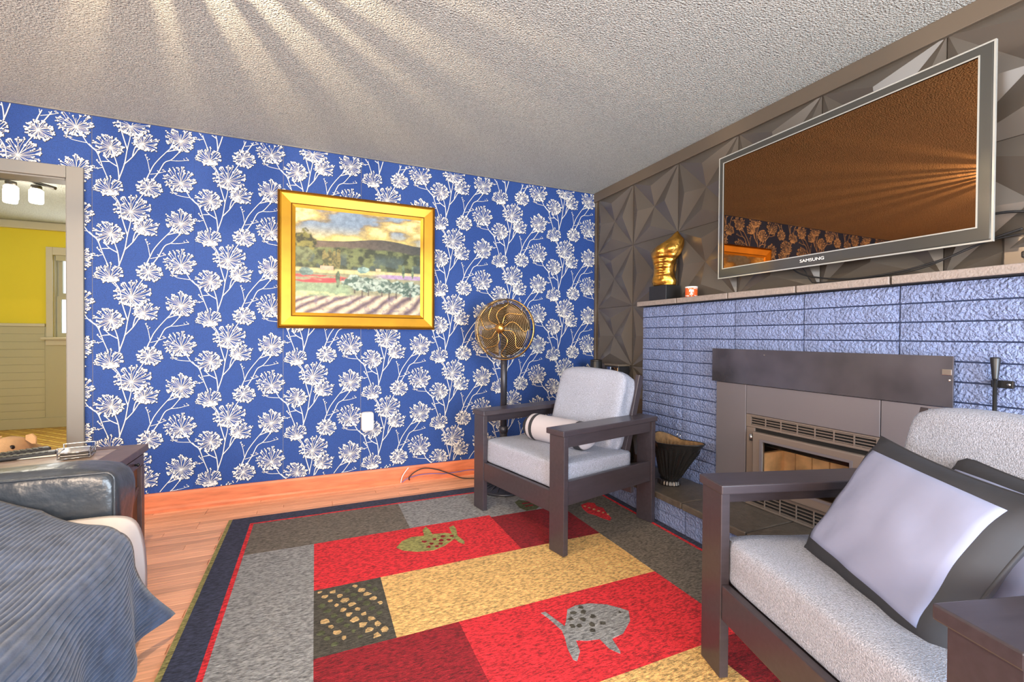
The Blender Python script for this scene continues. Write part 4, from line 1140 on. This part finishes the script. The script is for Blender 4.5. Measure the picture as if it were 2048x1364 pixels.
af = empty('air_freshener', (-2.048, -0.002, 0.43), 0, 'rounded white plug-in air freshener low on the blue wall', 'air freshener')
v = MB(); prof = []
sh = cushion_mesh('freshener_shell', .088, .062, .140, MT['plastic_white'], n=8, crown=.04, wob=0)
o = link('freshener_shell', sh, af); o.location = (0, -.034, .070)
box('vent_slot', -.008, .008, -.050, -.030, .1395, .1412, MT['nickel'], af, .0004)
box('plug_base', -.030, .030, -.0035, -.0005, .012, .12, MT['plastic_white'], af, .001)

cable('floor_cable', [(-1.735, -.045, .020), (-1.735, -.050, .048), (-1.69, -.055, .085), (-1.62, -.06, .105), (-1.52, -.07, .085), (-1.42, -.09, .045), (-1.33, -.12, .010), (-1.22, -.16, .006), (-1.10, -.24, .006)], .0045, MT['cable'], 'black cable arching over the floor beside the baseboard')
cable('violet_cable', [(-1.79, -.040, .008), (-1.75, -.042, .034), (-1.66, -.045, .052), (-1.55, -.05, .052), (-1.46, -.055, .042), (-1.35, -.06, .045), (-1.22, -.055, .046), (-1.05, -.06, .012)], .0035, MT['purple'], 'violet cable running along the baseboard towards the fan')
cable('white_cable_stub', [(-1.80, -.040, .006), (-1.79, -.040, .05), (-1.765, -.040, .09), (-1.74, -.032, .115)], .004, MT['whitecable'], 'short white cable end leaning on the orange baseboard')
# ================================================================== END TABLE
tbx = empty('end_table', (-3.46, -0.995, 0.0), 0, 'dark wood end table with braced side panels beside the sofa arm', 'table')
def eb(name, x0, x1, y0, y1, z0, z1, m, bevel=.003, parent=None):
    return box(name, x0 + 3.46, x1 + 3.46, y0 + .995, y1 + .995, z0, z1, m, parent or tbx, bevel)
top = holed('top_frame', -3.765 + 3.46, -3.165 + 3.46, -1.190 + .995, -0.800 + .995, .570, .602, [(-3.665 + 3.46, -3.265 + 3.46, -1.10 + .995, -.865 + .995)], 'z', MT['tablewood'], tbx); add_bevel(top, .003)
eb('top_inset', -3.663, -3.267, -1.098, -.867, .572, .600, MT['tabletop'], .001)
eb('apron', -3.750, -3.180, -1.178, -.812, .505, .569, MT['tablewood'])
eb('drawer_front', -3.1795, -3.172, -1.150, -.845, .515, .562, MT['tablewood'], .002)
kn = MB()
kn.lathe([(0, 0), (.005, 0), (.004, .008), (.008, .012), (.007, .018), (0, .020)], 12, Matrix.Translation((-3.172 + 3.46, -.965 + .995, .538)) @ Matrix.Rotation(PI / 2, 4, 'Y'))
kn.build('drawer_knob', MT['iron'], tbx, True)
for x in (-3.745, -3.222):
    for y in (-1.175, -.855):
        eb('leg', x, x + .045, y, y + .040, 0.0, .504, MT['tablewood'])
eb('side_panel', -3.205, -3.195, -1.134, -.856, .06, .504, MT['tablepanel'], 0)
eb('side_panel', -3.740, -3.730, -1.134, -.856, .06, .504, MT['tablepanel'], 0)
def brace(y0, z0, y1, z1, w=.016):
    d = Vector((0, y1 - y0, z1 - z0)); L_ = d.length; a = math.atan2(d.z, d.y)
    M = Matrix.Translation((-3.190 + 3.46, (y0 + y1) / 2 + .995, (z0 + z1) / 2)) @ Matrix.Rotation(a, 4, 'X')
    box('diagonal_brace', -.004, .006, -L_ / 2, L_ / 2, -w / 2, w / 2, MT['tablewood'], tbx, .002, M)
brace(-1.125, .285, -.870, .405); brace(-1.125, .245, -.875, .395); brace(-1.125, .26, -.87, .10)
eb('lower_shelf', -3.735, -3.206, -1.165, -.825, .060, .085, MT['tablewood'])
eb('rear_panel', -3.70, -3.222, -.845, -.835, .09, .504, MT['tablepanel'], 0)

# coaster holder with coasters
ho = empty('coaster_holder', (-3.372, -0.975, 0.6025), math.radians(10), 'silver wire coaster caddy with looped handles on the end table', 'coaster holder')
h = .052
for z in (.004, .028):
    MB().tube([(-h, -h, z), (h, -h, z), (h, h, z), (-h, h, z)], .0022, 6, closed=True).build('wire_ring', MT['chrome'], ho, True)
for s in (-1, 1):
    MB().tube(smooth3([(-h, s * h, .002), (-h, s * h, .044), (-h + .006, s * h, .050), (h - .006, s * h, .050), (h, s * h, .044), (h, s * h, .002)], 4), .0026, 6).build('wire_handle', MT['chrome'], ho, True)
for k in range(4):
    c = box('coaster', -.046, .046, -.046, .046, .0005 + k * .0075, .0070 + k * .0075, MT['chrome'] if k % 2 else MT['nickel'], None, .002)
    c.location = (-3.372, -.975, .6045); c.rotation_euler = (0, 0, math.radians(10))
    tag(c, ('lowest', 'second lowest', 'second highest', 'topmost')[k] + ' square metal coaster in the wire caddy', 'coaster', 'coasters in the caddy')
def remote(loc, rz, tilt, label):
    o = empty('remote_control', loc, rz, label, 'remote'); o.rotation_euler = (0, tilt, rz)
    box('remote_body', -.105, .105, -.023, .023, 0, .017, MT['blackplastic'], o, .006)
    for i in range(9):
        for j in range(3):
            box('button', -.085 + i * .019, -.075 + i * .019, -.016 + j * .012, -.008 + j * .012, .0172, .0190, MT['nickel'], o)
remote((-3.570, -.930, .6025), math.radians(20), 0, 'black remote control on the end table nearer the sofa arm')
remote((-3.625, -.845, .6025), math.radians(34), 0, 'black remote control at the back of the end table')
pp = box('magazine', -.10, .10, -.07, .07, 0, .004, MT['offwhite'], None, .001)
pp.location = (-3.49, -.870, .6025); pp.rotation_euler = (0, 0, .15); tag(pp, 'thin pale magazine lying under the remotes on the end table', 'magazine')

# ================================================================== SOFA, SHEET, THROW
sf = empty('leather_sofa', (-3.5, -2.4, 0.0), 0, 'black leather sofa at the left edge, its arm beside the end table', 'sofa')
SO = Vector((-3.5, -2.4, 0))
def soft(name, x0, x1, y0, y1, z0, z1, m, crown=.12, n=12, wob=.006, seed=0, parent=None):
    o = link(name, cushion_mesh(name, x1 - x0, y1 - y0, z1 - z0, m, n=n, crown=crown, wob=wob, seed=seed), parent or sf)
    o.location = ((x0 + x1) / 2 - SO.x, (y0 + y1) / 2 - SO.y, (z0 + z1) / 2); return o
box('base_frame', -4.02 - SO.x, -3.06 - SO.x, -3.28 - SO.y, -1.24 - SO.y, .06, .24, MT['leather'], sf, .02)
for x in (-3.98, -3.14):
    for y in (-3.24, -1.30):
        box('foot', x - SO.x, x + .05 - SO.x, y - SO.y, y + .05 - SO.y, .0005, .06, MT['tablewood'], sf, .003)
arm = soft('sofa_arm', -4.00, -3.092, -1.402, -1.205, .20, .640, MT['leather'], crown=.03, wob=.008)
# piping on the arm's front face
pts = []
for cx, cz, a0 in ((-3.115 - .02, .612 - .02, 0), (-3.98 + .02, .612 - .02, 90), (-3.98 + .02, .26, 180), (-3.115 - .02, .26, 270)):
    for k in range(5):
        a = math.radians(a0 + 22.5 * k); pts.append((cx + .03 * math.cos(a) - SO.x, -1.4015 - SO.y, cz + .03 * math.sin(a)))
MB().tube(pts, .005, 8, closed=True).build('arm_piping', MT['leather'], arm, True).location = -arm.location
arm2 = soft('sofa_arm', -4.00, -3.10, -3.36, -3.17, .20, .648, MT['leather'], crown=.03)
soft('back_cushion', -4.06, -3.80, -3.2, -1.42, .30, .86, MT['leather'], crown=.1)
soft('seat_cushion', -3.83, -3.035, -3.16, -1.41, .235, .448, MT['leather'], crown=.12)

def cloth(name, prof, y_far, y_near, ny, disp, mat_, label, cat, thick=.004, ns=None):
    """prof: list of (x,z) from the sofa back to the hem; y_far(t): far edge; disp(t, w) -> (dx, dz)"""
    P = [Vector((a, 0, b)) for a, b in prof]
    line = smooth3(P, 10)
    cum = [0]
    for a, b in zip(line, line[1:]): cum.append(cum[-1] + (b - a).length)
    tot = cum[-1]; ns = ns or int(tot / .0032)
    pts = []; k = 0
    for i in range(ns + 1):
        d = tot * i / ns
        while k < len(cum) - 2 and cum[k + 1] < d: k += 1
        q = (d - cum[k]) / max(cum[k + 1] - cum[k], 1e-9)
        pts.append(line[k].lerp(line[k + 1], q))
    v = []; f = []
    for i, p in enumerate(pts):
        t = i / ns; tg = (pts[min(i + 1, ns)] - pts[max(i - 1, 0)]).normalized(); nr = Vector((-tg.z, 0, tg.x))
        if nr.z < 0 and abs(nr.z) > .3: nr = -nr
        if nr.x < 0 and abs(nr.z) <= .3: nr = -nr
        for j in range(ny + 1):
            w = j / ny; y = y_far(t) + (y_near - y_far(t)) * w
            dn, dx, dz = disp(t, w, i, tot * t, y)
            v.append((p.x + nr.x * dn + dx, y, p.z + nr.z * dn + dz))
    for i in range(ns):
        for j in range(ny):
            a = i * (ny + 1) + j; f.append((a, a + 1, a + ny + 2, a + ny + 1))
    o = link(name, new_mesh(name, v, f, mat_, True)); tag(o, label, cat)
    s = o.modifiers.new('thick', 'SOLIDIFY'); s.thickness = thick; s.offset = -1
    return o
def ip(xs, ys):
    return lambda t: float(np.interp(t, xs, ys))
sheet_prof = [(-3.78, .456), (-3.5, .462), (-3.2, .462), (-3.09, .460), (-3.035, .435), (-3.010, .36), (-3.000, .25), (-2.995, .14)]
cloth('bed_sheet', sheet_prof, lambda t: -1.418, -2.6, 40, lambda t, w, i, s, y: (.004 * noise.noise(Vector((s * 6, y * 5, 0))), .006 * math.sin(y * 14) * max(0, t - .75) * 4, 0), MT['sheet'], 'white sheet tucked over the sofa seat beside the leather arm', 'sheet', .002, 60)
throw_prof = [(-3.80, .90), (-3.72, .78), (-3.58, .655), (-3.44, .575), (-3.30, .515), (-3.14, .492), (-3.03, .482), (-2.982, .445), (-2.962, .36), (-2.955, .24), (-2.958, .14), (-2.955, .085)]
RIB = .0150
def throw_disp(t, w, i, s, y):
    rib = min(1, w * 45) * min(1, (1 - t) * 40) * .0080 * abs(math.sin(PI * s / RIB + 1.6 * noise.noise(Vector((s * 2.5, y * 2.5, 5))))) ** .7
    fold = .020 * noise.noise(Vector((s * 3.2, y * 4.0, 1))) + .006 * math.sin(y * 13 + s * 7)
    low = max(0, (t - .70) / .30)
    wave = low * (.036 * math.sin((y + 1.50) * 17 + 1.2) + .02 * noise.noise(Vector((y * 5, 1, 3))))
    return rib + fold + .010, wave, 0
yf = ip([0, .30, .48, .60, .70, .80, .90, 1.0], [-1.425, -1.425, -1.43, -1.56, -1.67, -1.65, -1.58, -1.50])
cloth('throw_blanket', throw_prof, yf, -3.30, 64, throw_disp, MT['throw'], 'ribbed charcoal blue throw blanket draped over the sofa seat', 'blanket', .006, 620)

# ================================================================== ROOM BEYOND THE DOORWAY
KX0, KX1, KY = -6.6, -3.40, 3.70
structure(box('floor_kitchen', KX0, KX1, 0.10, KY, -0.06, 0.0, MT['lattice']), 'ochre lattice patterned kitchen floor beyond the doorway', 'floor')
structure(box('ceiling_kitchen', KX0 - .12, KX1 + .12, 0.131, KY + .12, CEIL, CEIL + .1, MT['ceiling']), 'pale textured kitchen ceiling seen through the doorway', 'ceiling')
WK = (-5.31, -4.40, 1.10, 2.10)
wk = structure(holed('wall_kitchen_far', KX0, KX1, 0.0, CEIL, KY, KY + .12, [(WK[0] - .015, WK[1] + .015, WK[2], WK[3])], 'y', MT['yellow']), 'yellow kitchen wall with a window seen through the doorway', 'wall')
structure(box('wall_kitchen_left', KX0 - .12, KX0, .131, KY, 0, CEIL, MT['yellow']), 'yellow kitchen side wall on the left', 'wall')
structure(box('wall_kitchen_right', KX1, KX1 + .12, .131, KY, 0, CEIL, MT['yellow']), 'yellow kitchen side wall on the right', 'wall')
nW = 12
wains = holed('wainscot_panel', KX0, KX1, .12, 1.225, KY - .012, KY, [(WK[0] - .02, WK[1] + .02, 1.06, 3)], 'y', MT['cream'], wk)
for k in range(nW):
    box('wainscot_board', KX0, WK[0] - .09, KY - .018, KY - .0121, .125 + k * .092, .214 + k * .092, MT['cream'], wk, .002)
structure(box('trim_4', KX0, WK[0] - .085, KY - .035, KY - .0005, 1.226, 1.262, MT['kitchen_trim'], bevel=.006), 'cream chair rail on the yellow kitchen wall', 'trim')
structure(box('trim_5', KX0, KX1, KY - .050, KY, 2.385, CEIL - .0005, MT['kitchen_trim'], bevel=.012), 'white crown moulding on the yellow kitchen wall', 'trim')
structure(box('baseboard_kitchen', KX0, KX1, KY - .030, KY - .0185, 0.0005, .122, MT['cream'], bevel=.004), 'cream baseboard along the far kitchen wall', 'baseboard')
wn = empty('window_1', (WK[0], KY, WK[2])); structure(wn, 'white sash window in the yellow kitchen wall', 'window')
def wb(name, x0, x1, y0, y1, z0, z1, m=MT['kitchen_trim'], bevel=.004, parent=None):
    return box(name, x0 - WK[0], x1 - WK[0], y0 - KY, y1 - KY, z0 - WK[2], z1 - WK[2], m, parent or wn, bevel)
wb('window_casing', WK[0] - .075, WK[0] - .015, KY - .030, KY - .001, 1.10, 2.19)
wb('window_casing', WK[1] + .015, WK[1] + .075, KY - .030, KY - .001, 1.10, 2.19)
wb('window_head', WK[0] - .014, WK[1] + .014, KY - .030, KY - .001, 2.095, 2.19)
wb('window_sill', WK[0] - .11, WK[1] + .11, KY - .070, KY + .03, 1.068, 1.099)
wb('window_apron', WK[0] - .08, WK[1] + .08, KY - .030, KY - .013, 1.00, 1.067)
wb('blind_headrail', WK[0] + .01, WK[1] - .01, KY - .02, KY + .02, 2.03, 2.094, MT['cream'])
for nm, z0, z1, yy in (('lower_sash', 1.10, 1.60, .02), ('upper_sash', 1.59, 2.09, .055)):
    sa = holed(nm, .008, WK[1] - WK[0] - .008, z0 - WK[2], z1 - WK[2], yy, yy + .028, [(.045, WK[1] - WK[0] - .045, z0 + .05 - WK[2], z1 - .04 - WK[2])], 'y', MT['cream'], wn)
    box('window_pane', .044, WK[1] - WK[0] - .044, yy + .012, yy + .016, z0 + .049 - WK[2], z1 - .039 - WK[2], MT['windowpane'], sa)
for x in (WK[0] - .014, WK[1] + .001):
    wb('sash_track', x, x + .013, KY + .001, KY + .09, 1.10, 2.09, MT['cream'])

# kitchen ceiling light with jar shades
kf = empty('kitchen_ceiling_light', (-4.70, 1.62, CEIL - .0005), 0, 'dark metal ceiling light with glowing glass jar shades in the kitchen', 'ceiling light')
MB().lathe([(0, 0), (.075, 0), (.075, -.012), (.06, -.025), (0, -.03)][::-1], 28).build('canopy', MT['nickel'], kf, True)
arc = smooth3([(-.36, .10, -.062), (-.18, .04, -.040), (0, 0, -.034), (.14, -.02, -.058), (.24, -.03, -.085)], 6)
MB().tube(arc, .013, 10).build('curved_arm', MT['nickel'], kf, True)
for k, (jx, jy, jz) in enumerate(((-.09, .06, -.075), (.11, -.02, -.075), (-.045, -.03, -.066), (-.30, .07, -.08))):
    sh_ = MB().lathe([(0, jz), (.034, jz), (.036, jz - .005), (.036, jz - .030), (0, jz - .030)][::-1], 20, Matrix.Translation((jx, jy, 0))).build('shade_cap', MT['nickel'], kf, True)
    MB().lathe([(.033, jz - .031), (.046, jz - .045), (.046, jz - .140), (.040, jz - .150), (0, jz - .150)], 20, Matrix.Translation((jx, jy, 0))).build('glass_shade', MT['jarglass'], kf, True)
def point(name, loc, power, color, r, parent=None):
    l = bpy.data.lights.new(name, 'POINT'); l.energy = power; l.color = color; l.shadow_soft_size = r
    o = bpy.data.objects.new(name, l); COL.objects.link(o); o.location = loc; return o
point('kitchen_bulb', (-4.66, 1.58, 2.20), 20, (1.0, 0.93, 0.80), .08)

# living room ceiling lamp, above the frame: bulbs inside a slotted metal drum throw streaks over the ceiling
LX, LY = -2.90, -1.98
lm = empty('ceiling_lamp', (LX, LY, CEIL - .0005), 0, 'round slotted ceiling lamp above the room, outside the picture', 'ceiling lamp')
MB().lathe([(0, -.03), (.05, -.028), (.07, -.01), (.07, 0), (0, 0)], 28).build('lamp_canopy', MT['nickel'], lm, True)
MB().tube([(0, 0, -.03), (0, 0, -.061)], .012, 10).build('lamp_stem', MT['nickel'], lm, True)
R = random.Random(31)
a = 0.0; k = 0
while a < 360:
    w = R.uniform(7, 15); g = R.uniform(4, 12)
    v = []
    for aa in (a, a + w):
        for r in (.150, .156):
            for z in (-.165, -.030):
                v.append((r * math.cos(math.radians(aa)), r * math.sin(math.radians(aa)), z))
    MB().add(v, [(0, 1, 3, 2), (4, 6, 7, 5), (0, 4, 5, 1), (2, 3, 7, 6), (0, 2, 6, 4), (1, 5, 7, 3)]).build('drum_slat', MT['nickel'], lm)
    a += w + g
MB().tube(circ(.153, -.166, 40), .006, 6, closed=True).build('drum_ring', MT['nickel'], lm, True)
MB().lathe([(0, -.062), (.02, -.065), (.03, -.08), (.022, -.105), (0, -.112)][::-1], 16).build('bulb', mat('bulb_glass', (255, 230, 190), .3, emit=((255, 214, 150), 4.0)), lm, True).visible_shadow = True
point('ceiling_lamp_bulb', (LX, LY, CEIL - .135), 85, (1.0, 0.73, 0.46), .006)

# ================================================================== DOG IN THE DOORWAY
dg_ = empty('dog', (-3.96, -0.05, 0.0), 0, 'tan dog looking over the end table from the doorway', 'dog')
def dog():
    # one continuous skinned body: sitting, head turned to the viewer
    J = {'hip': (0, .46, .20), 'belly': (0, .34, .27), 'chest': (0, .10, .34), 'neck': (0, .00, .45), 'head': (.0, -.10, .505), 'brow': (.0, -.17, .505), 'nose': (.0, -.29, .445),
         'sl': (.07, .08, .28), 'el': (.075, .09, .15), 'wl': (.075, .05, .06), 'pl': (.075, .0, .022), 'sr': (-.07, .08, .28), 'er': (-.075, .09, .15), 'wr': (-.075, .05, .06), 'pr': (-.075, .0, .022),
         'kl': (.12, .33, .20), 'hl': (.12, .48, .07), 'fl': (.12, .34, .024), 'kr': (-.12, .33, .20), 'hr': (-.12, .48, .07), 'fr': (-.12, .34, .024), 't1': (.03, .58, .09), 't2': (.12, .66, .05), 't3': (.20, .66, .04)}
    RD = {'hip': .105, 'belly': .115, 'chest': .115, 'neck': .078, 'head': .085, 'brow': .072, 'nose': .036, 't1': .03, 't2': .024, 't3': .014}
    RD.update({k: .05 for k in ('sl', 'sr')}); RD.update({k: .034 for k in ('el', 'er', 'hl', 'hr')}); RD.update({k: .028 for k in ('wl', 'wr')}); RD.update({k: .024 for k in ('pl', 'pr', 'fl', 'fr')}); RD.update({k: .065 for k in ('kl', 'kr')})
    E = [('hip', 'belly'), ('belly', 'chest'), ('chest', 'neck'), ('neck', 'head'), ('head', 'brow'), ('brow', 'nose'), ('chest', 'sl'), ('sl', 'el'), ('el', 'wl'), ('wl', 'pl'), ('chest', 'sr'), ('sr', 'er'), ('er', 'wr'), ('wr', 'pr'),
         ('hip', 'kl'), ('kl', 'hl'), ('hl', 'fl'), ('hip', 'kr'), ('kr', 'hr'), ('hr', 'fr'), ('hip', 't1'), ('t1', 't2'), ('t2', 't3')]
    K = list(J); me = bpy.data.meshes.new('dog_body'); me.from_pydata([J[k] for k in K], [(K.index(a), K.index(b)) for a, b in E], []); me.update()
    o = link('dog_body', me, dg_)
    m = o.modifiers.new('skin', 'SKIN'); m.use_smooth_shade = True
    sv = me.skin_vertices[0].data
    for i, k in enumerate(K): sv[i].radius = (RD[k], RD[k])
    sv[K.index('hip')].use_root = True
    subsurf(o, 2); me.materials.append(MT['dog'])
    return o
dog()
for s in (-1, 1):
    MB().lathe([(0, -.013), (.009, -.010), (.013, 0), (.009, .010), (0, .013)], 12, Matrix.Translation((s * .046, -.196, .525))).build('eye', MT['eye'], dg_, True)
    pts = [(s * .056, -.085, .566), (s * .080, -.095, .572), (s * .110, -.125, .556), (s * .118, -.145, .532), (s * .098, -.130, .530), (s * .064, -.105, .548)]
    MB().add([Vector(p) + Vector((0, q, 0)) for q in (0, .012) for p in pts], [tuple(range(6)), tuple(range(6, 12))[::-1]] + [(i, (i + 1) % 6, 6 + (i + 1) % 6, 6 + i) for i in range(6)]).build('ear', MT['dog'], dg_, True, bevel=.004)
MB().lathe([(0, -.018), (.015, -.012), (.019, 0), (.014, .010), (0, .014)], 14, Matrix.Translation((0, -.322, .452))).build('nose', MT['eye'], dg_, True)
MB().lathe([(0, -.034), (.026, -.024), (.036, 0), (.026, .024), (0, .034)], 16, Matrix.Translation((0, -.285, .438))).build('muzzle', MT['dog_white'], dg_, True)

# windows behind the viewer and at the side: frames with panes
def big_window(n, axis, u0, u1, w0, w1, d, label):
    wnd = holed('window_%d' % n, u0, u1, w0, w1, d - .03, d + .03, [(u0 + .06, (u0 + u1) / 2 - .025, w0 + .06, w1 - .06), ((u0 + u1) / 2 + .025, u1 - .06, w0 + .06, w1 - .06)], axis, MT['white'])
    structure(wnd, label, 'window')
big_window(2, 'y', -2.2, -0.5, 0.0, 2.12, Y_BACK - .07, 'white framed glass patio door added for low daylight behind the viewer nearer the fireplace wall')
big_window(3, 'y', -4.8, -3.1, 0.85, 2.15, Y_BACK - .07, 'white two-light window behind the viewer nearer the sofa')
big_window(4, 'x', -4.1, -2.3, 0.85, 2.15, X_SIDE - .07, 'white two-light window in the side wall behind the sofa')
